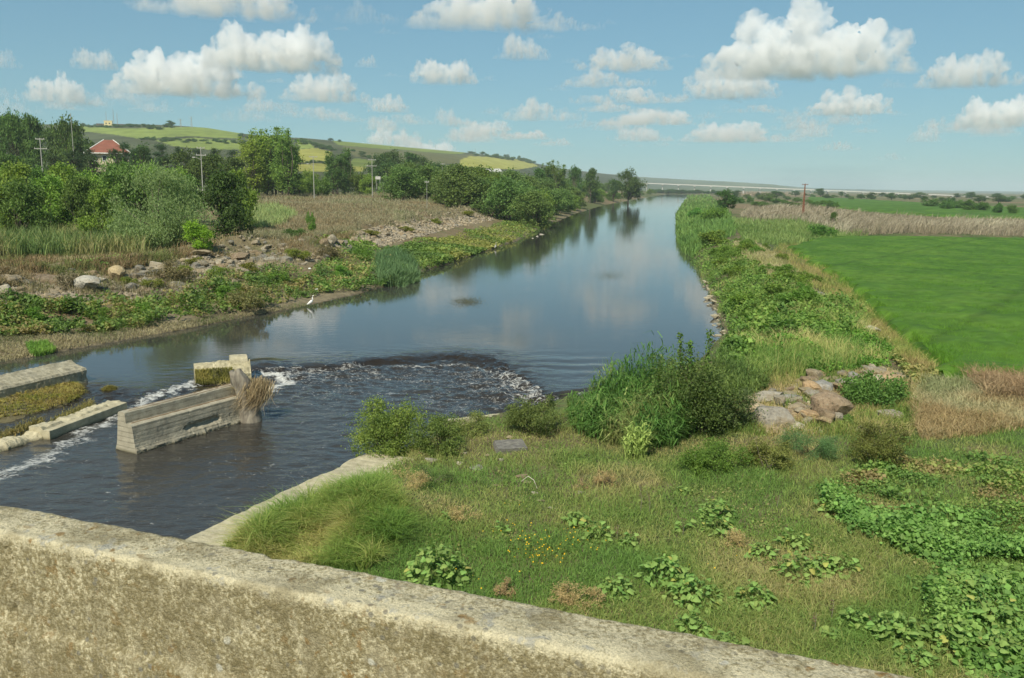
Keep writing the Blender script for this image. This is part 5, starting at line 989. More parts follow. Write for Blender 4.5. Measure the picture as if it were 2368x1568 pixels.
CL = [(0, 1600, 2090, 22, 192, 'largest cumulus cloud, right of the river', 1, 1), (2, 470, 790, 62, 175, 'big domed cumulus cloud above the left hill', 1, -1), (1, 245, 605, 122, 232, 'wide ragged cumulus below the big domed one', .95, 1), (3, 310, 720, -45, 46, 'cloud cut by the top picture edge on the left', 1, 1),
      (4, 935, 1310, -40, 78, 'cloud cut by the top picture edge in the middle', 1, 1), (5, 1230, 1395, 32, 76, 'wispy tail of the cloud cut by the top edge', .7, 1), (5, 770, 930, 0, 64, 'faint smudge of cloud under the top edge', .3, 1), (2, 168, 272, 116, 166, 'small round cloud left of the wide ragged one', .8, 1),
      (3, 52, 240, 176, 250, 'long low cloud above the wood', .8, -1), (1, 640, 855, 170, 242, 'layered cloud under the big domed one', .75, 1), (0, 848, 952, 216, 264, 'small cloud above the poplars', .8, -1), (2, 948, 1107, 136, 200, 'small single peaked cloud left of centre', 1, 1),
      (4, 1138, 1275, 78, 144, 'small flat based cloud under the top edge cloud', 1, -1), (1, 1330, 1562, 108, 168, 'top tier of the stacked cloud in the middle', 1, -1), (5, 1296, 1512, 158, 208, 'second tier of the stacked cloud in the middle', .95, 1), (5, 1318, 1560, 198, 246, 'third tier of the stacked cloud in the middle', .9, -1), (5, 1330, 1535, 236, 262, 'lowest tier of the stacked cloud in the middle', .7, 1),
      (0, 1575, 1805, 143, 236, 'loose cloud beneath the largest cumulus', .85, -1), (1, 2112, 2352, 132, 210, 'cloud near the right picture edge', 1, 1), (0, 1858, 2058, 206, 272, 'cloud below the largest cumulus on its right', .9, 1), (2, 2210, 2400, 230, 302, 'low cloud at the right picture edge', .85, -1), (5, 1155, 1355, 226, 288, 'low streaky cloud left of the river end', .65, 1), (3, 1370, 1625, 248, 294, 'low cloud above the far river', .7, 1),
      (0, 556, 642, 220, 262, 'small low cloud under the layered cloud', .6, 1), (5, 640, 800, 243, 278, 'flat low cloud over the poplars', .5, -1), (4, 818, 882, 126, 160, 'tiny cloud right of the big domed one', .6, 1), (2, 1003, 1058, 246, 294, 'tiny upright cloud low in the middle', .55, 1), (1, -40, 48, 120, 162, 'cloud fragment at the left picture edge', .5, 1),
      (3, 835, 945, 268, 308, 'faint low cloud beside the small one above the poplars', .45, -1), (3, 1405, 1562, 288, 332, 'faint cloud low above the far trees', .45, -1), (1, 1560, 1805, 283, 334, 'faint wide cloud low above the river end', .45, 1), (0, 1825, 1925, 278, 322, 'faint cloud low right of the river end', .4, 1), (5, 1895, 2015, 266, 294, 'faint cloud strip under the cloud right of the largest', .45, 1), (5, 1675, 1815, 240, 264, 'flat shred under the loose cloud', .6, -1), (4, 2095, 2185, 288, 334, 'faint low cloud near the right edge', .35, 1), (5, 415, 495, 230, 252, 'thin shred under the wide ragged cloud', .45, 1)]
for i, (k, u0, u1, vt, vb, lab, al, fl_) in enumerate(CL): cloud(k, u0, u1, vt, vb, lab, None, al, fl_)
rc = np.random.default_rng(5)
for i, (k, u0, u1, vt, vb, lab, al, fl_) in enumerate(CL):
    if u1 - u0 < 140: continue
    for q in range(3):
        w_ = rc.uniform(24, 75); u = rc.choice([u0, u1]) + rc.normal(0, 40); vv = rc.uniform(vt * .5 + vb * .5, vb + 14); cloud(int(rc.integers(5, 9)), u - w_ / 2, u + w_ / 2, vv - w_ * rc.uniform(.15, .4), vv, 'torn shred of cloud beside a larger cumulus', 'torn cloud shreds beside the larger clouds', rc.uniform(.18, .5), rc.choice([-1, 1]))
for i in range(46):                            # pale banks far off along the skyline
    u = rc.uniform(-100, 2460); w_ = rc.uniform(60, 190); vb = rc.uniform(285, 385) if u > 800 else rc.uniform(225, 290); cloud(int(rc.integers(0, 9)), u - w_ / 2, u + w_ / 2, vb - w_ * rc.uniform(.18, .32), vb, 'very faint far cloud low over the horizon', 'faint far clouds low over the horizon', rc.uniform(.2, .45), rc.choice([-1, 1]))
for i in range(70):                            # the same sky goes on overhead and all round
    az = rc.uniform(0, 2 * math.pi); Dh = rc.uniform(2600, 15000); x, y = Dh * math.sin(az), Dh * math.cos(az)
    if y > 0 and abs(x / y) < .75 and Dh > 5600: continue
    k = int(rc.integers(0, 9)); s = rc.uniform(500, 1900); o = bpy.data.objects.new('cloud', CM[k]); COL.objects.link(o); o.location = (x, y, 1160); o.rotation_euler = (0, 0, rc.uniform(0, 6.28)); o.scale = (s, s, s * .9); o.color = (1, 1, 1, 1)
    tag(o, 'cumulus cloud above the picture, mirrored in the river', 'cloud', 'clouds overhead')

# ================================================================ rocks
t = NT('rock'); p = t.n('TexCoord').outputs['Object']; oi = t.n('ObjectInfo'); n1 = t.noise(2.2, 6, p, .65); n2 = t.noise(9, 5, p, .65)
c = t.mix(.75, oi.outputs['Color'], t.ramp(n1, [(.28, .5), (.5, 1.0), (.75, 1.4)]), 'MULTIPLY')
c = t.mix(t.ramp(n2, [(.54, 0.), (.66, .6)]), c, (.36, .31, .22)); c = t.mix(t.ramp(n2, [(.34, .75), (.44, 0.)]), c, (.08, .07, .045)); c = t.mix(t.ramp(t.noise(1.3, 4, p, .6), [(.5, 0.), (.62, .6)]), c, (.20, .155, .09))
t.bsdf(c, .93, t.bump(t.math('ADD', n1, t.math('MULTIPLY', n2, .5)), .7, .12), .2); ROCKM = t.m
def rock_mesh(seed, flat=.7, sub=3):
    r_ = np.random.default_rng(seed); V, F = ico(sub); V = V * (1 + .30 * (vn3(V * 1.1 + seed, seed) - .5))[:, None]
    for i in range(12):                        # split faces
        n_ = r_.normal(size=3); n_ /= np.linalg.norm(n_); d_ = r_.uniform(.42, .74); k_ = V @ n_; V = V - np.clip(k_ - d_, 0, 9)[:, None] * n_ * 1.0
    V = V * (1 + .07 * (vn3(V * 4.5, seed + 2) - .5) + .035 * (vn3(V * 11, seed + 3) - .5))[:, None]; V[:, 2] *= flat
    o = build('rock', V, F, ROCKM, smooth=False); me = o.data; bpy.data.objects.remove(o); return me
RM = [rock_mesh(s, f) for s, f in ((1, .75), (2, .6), (3, .85), (4, .5), (5, .7), (6, .65))]; RS = [rock_mesh(s, .7, 2) for s in (11, 12, 13, 14)]
GREY, BLUE_, TANR, ORNG, PALER, BRWN = (.34, .31, .25), (.30, .29, .26), (.42, .34, .215), (.42, .29, .16), (.55, .50, .40), (.25, .185, .12)
def rock(name, x, y, z, sx, sy, sz, col, label, group=None, small=False, cat='rock'):
    ms = RS if small else RM; o = bpy.data.objects.new(name, ms[int(rng.integers(0, len(ms)))]); COL.objects.link(o); o.location = (x, y, z); o.scale = (sx, sy, sz)
    o.rotation_euler = (rng.normal(0, .2), rng.normal(0, .2), rng.uniform(0, 6.28)); k_ = rng.uniform(.85, 1.15); o.color = (*[min(1, q * k_) for q in col], 1); return tag(o, label, cat, group)
def rock_uv(u, v, wpx, hpx, col, label, z0=1.3, name='boulder', **kw):
    g_ = ground(np.array([float(u)]), np.array([float(v)]), z0)[0]; s = float(g_[1]) / FPX; o = rock(name, float(g_[0]), float(g_[1]), float(g_[2]) + .26 * hpx * s, wpx * s * .72, wpx * s * .62, hpx * s * .95, col, label, **kw)
    o.rotation_euler = (rng.normal(0, .1), rng.normal(0, .1), rng.uniform(-.5, .5)); return o
for u, v, w, h_, col, lab in [(1908, 972, 96, 70, BRWN, 'largest brown boulder at the foot of the right levee'), (1862, 974, 58, 40, ORNG, 'yellow boulder leaning on the largest brown one'), (1795, 985, 90, 56, GREY, 'grey boulder at the near side of the rock pile'), (1768, 930, 82, 42, GREY, 'flat grey and tan boulder at the back of the rock pile'), (1815, 928, 56, 26, BLUE_, 'blue grey slab between the boulders'), (1870, 912, 46, 34, ORNG, 'small yellow boulder on top of the rock pile'), (1868, 890, 50, 32, BRWN, 'brown boulder behind the yellow one on the pile'), (1905, 905, 60, 34, BLUE_, 'slanting blue boulder above the largest one'),
                             (1822, 968, 40, 34, BRWN, 'dark wedge of rock in the gap of the pile'), (1745, 965, 60, 36, TANR, 'tan rock at the left end of the pile'), (2048, 890, 86, 36, ORNG, 'wide orange boulder beside the rice field'), (2012, 862, 52, 22, GREY, 'grey boulder above the wide orange one'), (1998, 880, 44, 20, TANR, 'tan stone left of the wide orange boulder'), (1952, 898, 62, 24, GREY, 'long grey stone half hidden in weeds'), (1985, 905, 50, 20, BLUE_, 'pale blue stone beside the long grey one'), (1925, 880, 30, 18, TANR, 'small tan stone behind the long grey one'), (1890, 868, 24, 14, ORNG, 'little orange stone at the top of the pile'), (1970, 880, 30, 22, BLUE_, 'small blue stone among the weeds'),
                             (1780, 998, 44, 22, TANR, 'tan stone at the near foot of the pile'), (1835, 992, 50, 18, PALER, 'pale stone at the near foot of the pile'), (2050, 962, 56, 20, GREY, 'grey stone under the green weeds'), (1995, 1000, 36, 22, GREY, 'grey stone at the shaded foot of the weeds'), (1900, 728, 50, 14, BRWN, 'brown stone lying on the levee crest'), (1935, 724, 40, 14, GREY, 'flat grey stone on the levee crest'), (1868, 680, 44, 12, TANR, 'tan stone farther up the levee'), (1895, 682, 18, 10, BLUE_, 'bluish stone farther up the levee'), (2010, 770, 40, 18, PALER, 'pale rock beside the rice edge'), (2040, 785, 36, 14, PALER, 'second pale rock beside the rice edge'), (1985, 755, 28, 16, TANR, 'weathered rock above the two pale ones'),
                             (1730, 940, 40, 26, TANR, 'tan rock under the trailing shrub')]:
    rock_uv(u, v, w, h_, col, lab, 1.5)
for u, v, w, h_, col, lab in [(1062, 1072, 20, 8, PALER, 'pale stone in the grass left of the grey slab'), (1103, 1083, 30, 9, BLUE_, 'bluish stone in the grass'), (1178, 1014, 20, 12, TANR, 'tan stone behind the grey slab'), (1160, 1066, 14, 9, PALER, 'round pale stone in front of the grey slab'), (1130, 1056, 18, 10, TANR, 'tan stone left of the round pale one'), (1208, 1105, 26, 12, BRWN, 'brown stone beside the bent twig'), (1220, 1118, 24, 9, TANR, 'tan stone under the bent twig'), (1150, 1124, 26, 8, TANR, 'flat tan stone in the grass'), (1238, 1142, 16, 7, PALER, 'small pale stone below the twig'), (1250, 1160, 22, 9, TANR, 'buff stone in the lower grass'), (1275, 1176, 16, 7, PALER, 'last small stone in the lower grass'), (1340, 1140, 22, 8, GREY, 'grey stone under the small brown tuft'), (1000, 1068, 30, 12, GREY, 'grey stone beside the abutment bush'), (884, 1138, 22, 16, PALER, 'whitish stone at the end of the abutment'), (1075, 1050, 14, 8, PALER, 'little pale stone near the abutment bush')]:
    rock_uv(u, v, w, h_, col, lab, 1.1, small=True, name='stone', cat='stone')
g_ = ground(np.array([1180.]), np.array([1040.]))[0]; V, F = rough_prism([(-.55, 0), (-.5, .16), (.5, .20), (.55, .02)], .75, 16, .03, 71); V[:, 1] -= .35
t = NT('slate'); n = t.noise(6, 6); t.bsdf(t.ramp(n, [(.3, (.10, .095, .085)), (.7, (.22, .21, .18))]), .9, t.bump(n, .8, .05)); o = build('stone_slab', V, F, t.m); o.location = (float(g_[0]), float(g_[1]), float(g_[2]) + .02); o.rotation_euler = (.12, .05, .25); tag(o, 'square dark grey slab lying in the grass', 'slab')
g_ = ground(np.array([1225.]), np.array([1130.]))[0]; V, F = tube([(-.25, .35, .1), (-.05, .2, .32), (.12, .05, .25), (.22, -.1, .03)], [.012, .012, .01, .008], 5); t = NT('bleached_wood'); t.bsdf((.55, .50, .40), .9); o = build('twig', V, F, t.m); o.location = tuple(map(float, g_)); tag(o, 'bent bleached twig among the stones in the grass', 'twig')
# left levee
cols = [(.29, .26, .20), (.37, .28, .16), (.25, .23, .19), (.35, .25, .13), (.26, .19, .12), (.42, .36, .25), (.32, .265, .175)]
def riprap0(poly, n, s0, s1, z0, lift):
    u, v = uv_in(poly, n); p_ = ground(u, v, z0)
    for i in range(n):
        s = math.exp(rng.uniform(math.log(s0), math.log(s1))); rock('boulder', float(p_[i, 0]), float(p_[i, 1]), float(p_[i, 2]) + lift * rng.uniform(0, 1), s * rng.uniform(.8, 1.3), s * rng.uniform(.7, 1.1), s * rng.uniform(.7, 1.1), cols[int(rng.integers(0, 7))], 'tan or grey stone heaped in the rock pile by the right levee', 'heaped stones of the right rock pile')
riprap0([(1738, 990), (1742, 935), (1780, 910), (1850, 880), (1920, 868), (1985, 872), (1975, 900), (1930, 930), (1960, 965), (1900, 995), (1820, 1002)], 62, .22, .62, 1.5, .35)
riprap0([(1985, 890), (2000, 850), (2050, 855), (2090, 870), (2080, 895), (2030, 905)], 16, .2, .5, 1.5, .2)
LR = dict(label='weathered boulder of the rock levee on the left bank', group='boulders of the left rock levee')
cols = [(.25, .235, .19), (.32, .26, .165), (.21, .20, .17), (.24, .18, .11), (.31, .255, .17), (.35, .31, .23), (.28, .24, .17)]
def riprap(poly, n, s0, s1, z0, name, label, group, small=False):
    u, v = uv_in(poly, n); p_ = ground(u, v, z0)
    for i in range(n):
        s = math.exp(rng.uniform(math.log(s0), math.log(s1))); rock(name, float(p_[i, 0]), float(p_[i, 1]), float(p_[i, 2]) + .02 * s, s * rng.uniform(.8, 1.2), s * rng.uniform(.7, 1.1), s * rng.uniform(.7, 1.1), cols[int(rng.integers(0, 7))], label, group, small)
riprap([(235, 650), (330, 628), (420, 604), (520, 578), (590, 566), (660, 575), (665, 610), (560, 640), (480, 660), (430, 675), (330, 680), (240, 672)], 150, .4, 1.1, 2.0, 'boulder', LR['label'], LR['group'])
riprap([(-20, 655), (60, 640), (150, 635), (240, 632), (235, 672), (120, 690), (0, 700)], 56, .35, .9, 1.8, 'boulder', LR['label'], LR['group'])
riprap([(728, 585), (750, 565), (790, 560), (800, 582), (770, 592)], 22, .5, 1.2, 2.0, 'boulder', 'boulder in the heap at the end of the left levee', 'boulders at the levee end')
riprap([(800, 565), (830, 535), (920, 512), (1010, 492), (1100, 484), (1180, 488), (1150, 505), (1040, 525), (960, 545), (880, 570)], 150, .28, .85, 3.0, 'rubble_stone', 'rubble stone on the pale heap below the brown field', 'rubble below the brown field', True)
t = NT('rubble'); t.bsdf(t.mix(1, t.attr('tint').outputs['Color'], t.ramp(t.noise(3, 4, t.pos()), [(.3, .6), (.7, 1.3)]), 'MULTIPLY'), .95); RUBM = t.m
def rubble(poly, n, s0, s1, z0, cols, label):
    P = spread(poly, n, z0); V, F = ico(1); n0 = len(V); sc = rnd(len(P), s0, s1)
    Va = (V[None] * sc[:, None, None] * np.array([1, 1, .7]) * (1 + .35 * rng.normal(size=(len(P), n0, 1)).clip(-1, 1)) + P[:, None]).reshape(-1, 3); Fa = (F[None] + (np.arange(len(P)) * n0)[:, None, None]).reshape(-1, 3)
    tag(build('rubble', Va, Fa, RUBM, tint=np.repeat(palette(P, cols, .3, 7), n0, 0)), label, 'rubble', kind='stuff')
rubble([(800, 565), (830, 535), (920, 512), (1010, 492), (1100, 484), (1190, 488), (1150, 508), (1040, 530), (960, 550), (880, 572)], 3000, .08, .34, 3.0, [(.33, .265, .17), (.25, .22, .17), (.38, .31, .21)], 'fine rubble and soil lumps of the pale heap below the brown field')
rubble([(-40, 655), (120, 640), (240, 636), (330, 622), (430, 598), (590, 566), (680, 575), (800, 562), (800, 590), (690, 615), (560, 650), (430, 690), (300, 705), (120, 705), (-40, 715)], 4200, .06, .28, 1.8, [(.27, .22, .145), (.20, .18, .14), (.31, .26, .18), (.17, .14, .09)], 'small stones and clods between the boulders of the left levee')
rubble([(1738, 995), (1742, 935), (1780, 910), (1850, 880), (1920, 868), (1985, 872), (2090, 860), (2090, 900), (1990, 910), (1960, 975), (1900, 1002), (1820, 1010)], 900, .04, .16, 1.5, [(.34, .28, .19), (.26, .24, .2), (.4, .34, .24)], 'small stones in the gaps of the right rock pile')
for u, v, w, h_, col, lab in [(200, 672, 66, 36, (.44, .415, .35), 'whitish chalky boulder on the left bank'), (272, 648, 46, 34, (.46, .36, .20), 'rounded tan boulder on the left levee'), (232, 655, 28, 22, GREY, 'grey boulder between the chalky and the tan one'), (115, 655, 80, 24, BRWN, 'long brown ledge of rock on the left bank'), (555, 600, 44, 26, BRWN, 'brown boulder near the crest of the left levee'), (455, 590, 46, 22, TANR, 'tan capping boulder on the left levee')]:
    rock_uv(u, v, w, h_, col, lab, 1.8)
# pale stones at the right waterline
for i in range(70):
    y = 56 + 34 * (i / 70) ** 1.1 + rng.uniform(-.3, .3); x = float(np.interp(y, yR, xR)) + rng.uniform(-.35, .75); s = rng.uniform(.12, .34)
    o = rock('waterline_stone', x, y, rng.uniform(.0, .35), s * 1.5, s * .7, s * .8, (.50, .45, .32), 'pale pointed stone along the right waterline', 'pale stones of the right waterline', True); o.rotation_euler = (0, rng.uniform(-.1, .35), rng.normal(.1, .3))
for i, (u, v) in enumerate([(1255, 543), (1242, 548), (1230, 552), (1270, 535)]):
    p_ = at(u, v, .1); s = (.9, .6, .5, .4)[i]; rock('waterline_stone', float(p_[0]), float(p_[1]), .1, s, s * .6, s * .5, PALER, ('largest', 'second', 'third', 'smallest')[i] + ' white stone at the left waterline by the bank trees', None, True)
for i, (u, v, w) in enumerate([(176, 808, 16), (160, 812, 10), (80, 832, 18), (66, 838, 20), (60, 826, 22)]):
    p_ = at(u, v, .1); s = w * p_[1] / FPX * .6; rock('stone', float(p_[0]), float(p_[1]), .08, s, s * .6, s * .4, PALER, ('pale flat stone at the tip of the left mud bank', 'small pale stone beside the flat one on the mud', 'pale slab stone above the broken wall', 'second pale slab stone above the broken wall', 'thin pale stone above the broken wall')[i], None, True, 'stone')

# ================================================================ egret, bottles
egp = ground(np.array([711.]), np.array([712.]), .15)[0]; eg = empty('egret', (float(egp[0]) + .3, float(egp[1]), .02), 0); t = NT('white_feathers'); t.bsdf((.82, .82, .78), .8); WHITE = t.m; t = NT('dark_skin'); t.bsdf((.05, .05, .045), .6); DK = t.m
V, F = tube([(-.36, 0, .30), (-.28, 0, .34), (-.14, 0, .42), (0, 0, .53), (.10, 0, .63), (.15, 0, .72), (.13, 0, .82), (.12, 0, .92), (.15, 0, 1.0), (.20, 0, 1.03), (.25, 0, 1.02)], [.012, .05, .10, .12, .09, .055, .036, .03, .032, .04, .02], 10); build('body', V, F, WHITE, eg, smooth=True)
V, F = tube([(.24, 0, 1.022), (.36, 0, 1.0)], [.014, .003], 6); t = NT('yellow_bill'); t.bsdf((.6, .4, .05), .5); build('bill', V, F, t.m, eg)
for s in (-1, 1):
    V, F = tube([(-.02, .04 * s, .45), (.0, .04 * s, .24), (-.02, .04 * s, .0), (.06, .05 * s, -.02)], [.018, .012, .011, .008], 6); build('leg', V, F, DK, eg)
tag(eg, 'white egret standing at the left water edge', 'bird')
hr = at(1146, 578, .05); he = copy_tree(eg); he.name = 'heron'; he.location = (float(hr[0]), float(hr[1]), .03); he.rotation_euler = (0, 0, 1.2); he.scale = (1.15, 1.15, 1.15); t = NT('grey_feathers'); t.bsdf((.34, .33, .30), .85)
for ch in he.children:
    if ch.name.startswith('body'): ch.data = ch.data.copy(); ch.data.materials[0] = t.m
tag(he, 'grey heron standing farther up the left water edge', 'bird')
for u, v, w_, n, lab in [(1080, 697, 38, 1500, 'mat of floating weed on the river left of the cloud reflections'), (1410, 636, 44, 700, 'dark ripple patch in mid river, made of loose flakes')]:  # second entry is rippled water, its dark look made of added leaf flakes
    uu, vv = rng.normal(u, w_ * .45, n), rng.normal(v, w_ * .14, n); p_ = at(uu, vv, .21); V, F = leaf_quads(p_, .12 * rnd(n, .5, 1.3), .6, 6); tag(build('weed_ripple_patch', V, F, LEAF, tint=np.repeat(mixcol((.05, .05, .035), (.09, .09, .06), rnd(n)), 4, 0)), lab, 'weed', kind='stuff')
for j, (u, v) in enumerate([(729, 676), (714, 640)]):
    g_ = ground(np.array([float(u)]), np.array([float(v)]), .8)[0]; V, F = tube([(0, 0, 0), (.03, 0, .04), (.22, .02, .05), (.28, .02, .05), (.31, .02, .05), (.37, .02, .05)], [.05, .11, .11, .10, .035, .035], 10); o = build('plastic_jug', V, F, WHITE, smooth=True); o.location = (float(g_[0]), float(g_[1]), float(g_[2]) + .25 + .5 * j); o.scale = (.7, .7, .7); tag(o, ('white plastic jug lying on the bank above the egret', 'second white plastic jug higher in the weeds above the egret')[j], 'jug')

# ================================================================ house, hut, poles, shed, viaduct
def mat(name, col, rough=.8): t = NT(name); n = t.noise(6, 4); t.bsdf(t.mix(.5, col, t.ramp(n, [(.3, .7), (.7, 1.2)]), 'MULTIPLY'), rough); return t.m
ROOF, PLAST, PALEP, DARKG, METAL, WHITEC, RUSTM = mat('roof_tiles', (.23, .09, .06)), mat('cream_plaster', (.55, .49, .33)), mat('white_paint', (.75, .74, .68)), mat('dark_glass', (.04, .045, .05), .2), mat('pole_concrete', (.36, .355, .32)), mat('pale_concrete', (.48, .475, .44)), mat('rusted_steel', (.22, .09, .05))
hp = aty(252, 345, 262.); hx, hy = float(hp[0]), float(hp[1]); hz = float(aty(252, 398, 262.)[2]); s = 262 / FPX
house = tag(empty('house', (hx, hy, hz), .35), 'cream house with a red hipped roof among dark trees', 'house'); house.scale = (.85, .85, .94); wz = float(aty(252, 352, 262.)[2]) - hz; rz = float(aty(252, 319, 262.)[2]) - hz
V, F = box(-6.5, 6.5, -5, 5, 0, wz); build('wall', V, F, PLAST, house)
e = 1.0; V = np.array([[-6.5 - e, -5 - e, wz], [6.5 + e, -5 - e, wz], [6.5 + e, 5 + e, wz], [-6.5 - e, 5 + e, wz], [-1.5, 0, rz], [1.5, 0, rz]]); rf = build('roof', V, [np.array([[0, 1, 5, 4], [2, 3, 4, 5], [0, 3, 2, 1]]), np.array([[1, 2, 5], [3, 0, 4]])], ROOF, house)
V, F = merge([box(-6.5 - e, 6.5 + e, -5 - e - .12, -5 - e - .02, wz - .25, wz + .05), box(6.5 + e + .02, 6.5 + e + .12, -5 - e, 5 + e, wz - .25, wz + .05), box(-6.5 - e - .12, -6.5 - e - .02, -5 - e, 5 + e, wz - .25, wz + .05)]); build('eaves', V, F, PALEP, house)
for a_, b_ in (((-6.5 - e, -5 - e), (-1.5, 0)), ((6.5 + e, -5 - e), (1.5, 0)), ((6.5 + e, 5 + e), (1.5, 0)), ((-6.5 - e, 5 + e), (-1.5, 0))):
    V, F = tube([(*a_, wz + .05), (*b_, rz + .05)], [.14, .14], 6); build('hip_tile', V, F, PALEP, rf)
for x_ in (-4.2, -1.2, 2.2, 5.0):
    w_ = empty('window'); w_.parent = house; V, F = box(x_ - .6, x_ + .6, -5.06, -5.02, wz - 2.4, wz - .9); build('pane', V, F, DARKG, w_)
    V, F = merge([box(x_ - .75, x_ - .6, -5.12, -5.02, wz - 2.5, wz - .8), box(x_ + .6, x_ + .75, -5.12, -5.02, wz - 2.5, wz - .8), box(x_ - .6, x_ + .6, -5.12, -5.02, wz - .9, wz - .75), box(x_ - .6, x_ + .6, -5.12, -5.02, wz - 2.55, wz - 2.4)]); build('window_frame', V, F, PALEP, w_)
def hill_point(u, v): k_ = int(np.argmin((pu - u) ** 2 + (pv - v) ** 2)); return tuple(map(float, Vh[k_]))
hq = hill_point(250, 291); hut = tag(empty('hilltop_hut', hq, .3), 'pale yellow hut on the hilltop beside three masts', 'hut'); V, F = box(-5.5, 5.5, -3, 3, -1, 7.2); build('wall', V, F, mat('yellow_plaster', (.72, .60, .30)), hut)
V, F = box(-5.9, 5.9, -3.4, 3.4, 7.21, 7.7); build('roof', V, F, PALEP, hut)
for x_ in (-2.6, 1.8): V, F = box(x_ - .8, x_ + .8, -3.1, -3.03, 2.2, 4.2); build('window', V, F, DARKG, hut)
V, F = rough_prism([(-4, -1), (-3, 3.6), (3, 3.8), (4, -1)], 56, 40, .5, 81); V[:, 1] -= 28; o = build('earth_bank', V, F, mat('grey_earth', (.17, .15, .11))); o.location = (hq[0] + 8, hq[1] + 10, hq[2] - .5); o.rotation_euler = (0, 0, math.pi / 2 + .2); tag(o, 'low earth bank beside the hilltop hut', 'bank')
def mast(x, y, z, h_, lab, w=1.0, col=METAL, arms=0):
    root = empty('lattice_mast', (x, y, z)); parts = [tube([(sx * w * .5, sy * w * .5, -1), (sx * w * .14, sy * w * .14, h_)], [.09 * max(1, w * .7), .06 * max(1, w * .7)], 4) for sx in (-1, 1) for sy in (-1, 1)]
    V, F = merge(parts); build('leg_frame', V, F, col, root); br = []
    for i in range(9):
        z0_, z1_ = h_ * i / 9, h_ * (i + 1) / 9; a0_, a1_ = w * (.5 - .36 * i / 9), w * (.5 - .36 * (i + 1) / 9)
        for sy in (-1, 1): br += [tube([(-a0_, sy * a0_, z0_), (a1_, sy * a1_, z1_)], [.05, .05], 4), tube([(a0_, sy * a0_, z0_), (-a1_, sy * a1_, z1_)], [.05, .05], 4)]
    V, F = merge(br); build('bracing', V, F, col, root)
    for i in range(arms): V, F = tube([(-w * 1.9, 0, h_ * (.98 - .16 * i)), (w * 1.9, 0, h_ * (.98 - .16 * i))], [.10, .10], 4); build('cross_arm', V, F, col, root)
    return tag(root, lab, 'mast')
for u, h_, lab in ((242, 21, 'first radio mast left of the hilltop hut'), (258, 24, 'tallest radio mast rising behind the hilltop hut'), (268, 18, 'thin radio mast right of the hilltop hut')): q = hill_point(u, 290); mast(q[0], q[1] + 6, q[2], h_, lab, 1.0)
for u, v, h_, lab in ((443, 296, 16, 'power pylon on the hill crest right of the lone tree'), (419, 295, 12, 'smaller pylon on the hill crest beside the lone tree')): q = hill_point(u, v); mast(q[0], q[1], q[2], h_, lab, 2.2, arms=2)
for u, v, h_ in ((975, 346, 14), (1008, 348, 10), (1100, 356, 11), (1180, 364, 12), (1330, 396, 10)): q = hill_point(u, v); root = empty('distant_pole', q); V, F = tube([(0, 0, -1), (0, 0, h_)], [.22, .16], 5); build('post', V, F, METAL, root); V, F = tube([(-1.4, 0, h_ - .6), (1.4, 0, h_ - .6)], [.12, .12], 4); build('cross_arm', V, F, METAL, root); tag(root, 'thin power pole on the crest of the hill', 'pole', 'power poles on the hill crest')
def pole(u, vt, vb, Y_, lab, arms=((.0, 1.0), (1.6, 1.3)), lamp=False, col=METAL, r=.16):
    a_, b_ = aty(u, vt, float(Y_)), aty(u, vb, float(Y_)); z0_ = min(float(b_[2]), float(H(a_[0], a_[1]))); h_ = float(a_[2]) - z0_; root = empty('power_pole', (float(a_[0]), float(a_[1]), z0_), .2)
    V, F = tube([(0, 0, -.3), (0, 0, h_)], [r * .7, r * .45], 8); build('post', V, F, col, root)
    for dz, w_ in arms:
        V, F = box(-w_, w_, -.07, .07, h_ - dz - .08, h_ - dz + .08); ar = build('cross_arm', V, F, col, root)
        for x_ in (-w_ * .9, 0, w_ * .9): V, F = tube([(x_, 0, h_ - dz + .08), (x_, 0, h_ - dz + .26)], [.06, .05], 6); build('insulator', V, F, WHITEC, ar)
    if lamp: V, F = tube([(0, 0, h_ - 2.6), (-.9, -.2, h_ - 2.1), (-1.3, -.3, h_ - 2.05)], [.05, .05, .05], 5); lm_ = build('lamp_arm', V, F, col, root); V, F = box(-1.75, -1.2, -.42, -.18, h_ - 2.15, h_ - 1.97); build('lamp_head', V, F, WHITEC, lm_)
    return tag(root, lab, 'power pole')
pole(92, 320, 420, 190, 'concrete power pole with two cross arms in the dark wood', ((.15, .9), (2.2, 1.3)), r=.2); pole(464, 341, 440, 185, 'concrete power pole with a lamp behind the willow', ((.12, .8), (1.6, 1.0)), True, r=.18); pole(724, 361, 425, 235, 'power pole with a lamp right of the poplar clump', ((.2, 1.1),), True, r=.18); pole(860, 368, 420, 262, 'power pole with a lamp before the dark grove', ((.2, 1.2), (2.0, 1.4)), True, r=.18)
pole(987, 420, 475, 175, 'slim pole standing alone in the brown field', ((.1, .4),), r=.07); pole(163, 262, 330, 270, 'leaning pale pole in front of the rounded dark tree', (), r=.16); pole(1023, 378, 420, 330, 'small power pole left of the white shed', ((.2, .8),), r=.12)
pq = aty(1862, 425, 300.); mast(float(pq[0]), float(pq[1]), float(H(pq[0], pq[1])), float(pq[2]) - float(H(pq[0], pq[1])), 'rusty lattice power pole rising over the dead reeds', .6, RUSTM, 1)
sh = aty(1120, 403, 480.); shed = tag(empty('white_shed', (float(sh[0]), float(sh[1]), float(aty(1120, 432, 480.)[2])), .3), 'white gabled shed roof showing over the bank trees', 'shed'); zz_ = float(aty(1120, 398, 480.)[2]) - shed.location.z
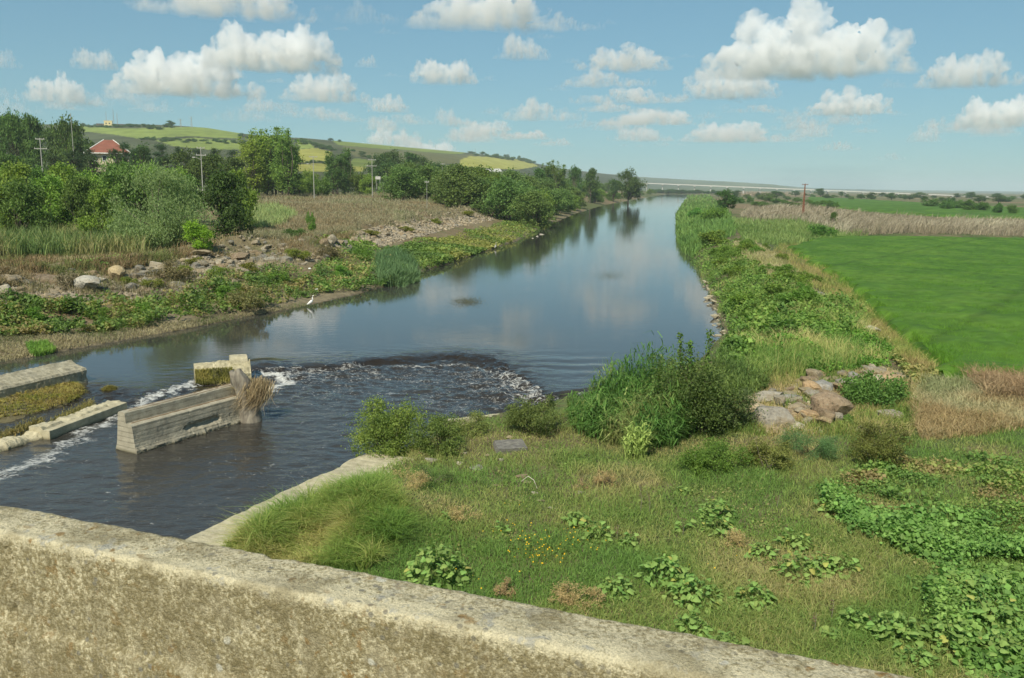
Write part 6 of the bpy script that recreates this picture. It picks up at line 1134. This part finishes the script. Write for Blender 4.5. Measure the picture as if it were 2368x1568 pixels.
V, F = box(-8.5, 8.5, -5, 5, 0, zz_); build('wall', V, F, PALEP, shed); V = np.array([[-9, -5.5, zz_], [9, -5.5, zz_], [9, 5.5, zz_], [-9, 5.5, zz_], [-9, 0, zz_ + 2], [9, 0, zz_ + 2]]); build('roof', V, [np.array([[0, 1, 5, 4], [2, 3, 4, 5]]), np.array([[1, 2, 5], [3, 0, 4]])], WHITEC, shed)
sg = aty(874, 410, 290.); o_ = empty('white_sign', (float(sg[0]), float(sg[1]), float(sg[2]) - 3)); V, F = box(-.85, .85, -.05, .05, 2.3, 3.3); build('board', V, F, WHITEC, o_); V, F = merge([tube([(-.6, .1, -1), (-.6, .1, 2.4)], [.06, .06], 6), tube([(.6, .1, -1), (.6, .1, 2.4)], [.06, .06], 6)]); build('support_frame', V, F, METAL, o_); tag(o_, 'small white board among the bushes behind the brown field', 'sign')
# viaduct far across the plain
va, vb_ = aty(1478, 423, 1560.), aty(2312, 456, 1420.); dv = vb_ - va; Lv = float(np.linalg.norm(dv[:2])); via = tag(empty('viaduct', (float(va[0]), float(va[1]), 0), math.atan2(dv[1], dv[0])), 'long white road viaduct crossing the plain on the horizon', 'viaduct')
V = np.array([[x_, y_, z_ + (va[2] if x_ == 0 else vb_[2])] for x_ in (0, Lv) for y_ in (-6, 6) for z_ in (-1.0, .7)]); build('deck', V, np.array([[0, 4, 5, 1], [2, 3, 7, 6], [1, 5, 7, 3], [0, 2, 6, 4], [0, 1, 3, 2], [4, 6, 7, 5]]), WHITEC, via)
for x_ in np.arange(14, Lv - 10, 28.0):
    zt2 = float(va[2] + dv[2] * x_ / Lv) - 1.42; V, F = box(x_ - .8, x_ + .8, -3, 3, -3, zt2 - 1.2); pr_ = build('pillar', V, F, WHITEC, via); V, F = box(x_ - 1.5, x_ + 1.5, -6.4, 6.4, zt2 - 1.18, zt2); build('pier_cap', V, F, WHITEC, pr_)
rd = aty(2312, 457, 1420.); V = np.array([[Lv, -6, vb_[2] - 1.5], [Lv + 500, -6, -.5], [Lv + 500, 6, -.5], [Lv, 6, vb_[2] - 1.5], [Lv, -6, vb_[2] + .6], [Lv + 500, -6, 1.6], [Lv + 500, 6, 1.6], [Lv, 6, vb_[2] + .6]]); build('road_ramp', V, np.array([[4, 5, 6, 7], [0, 1, 5, 4], [3, 7, 6, 2]]), mat('asphalt_grey', (.22, .22, .21)), via)

# ================================================================ haze over the whole scene, clouds stay above it
V, F = box(-16000, 16000, -400, 16000, -3, 150)
hz = build('haze', V, F); t = NT('haze_air'); pvn = t.n('VolumePrincipled', {'Color': (.80, .93, 1.0, 1), 'Density': .00012, 'Anisotropy': .0}); t.t.links.new(pvn.outputs[0], t.out.inputs['Volume']); hz.data.materials.append(t.m); hz['kind'] = 'stuff'; hz['label'] = 'pale summer haze over the plain'; hz['category'] = 'haze'
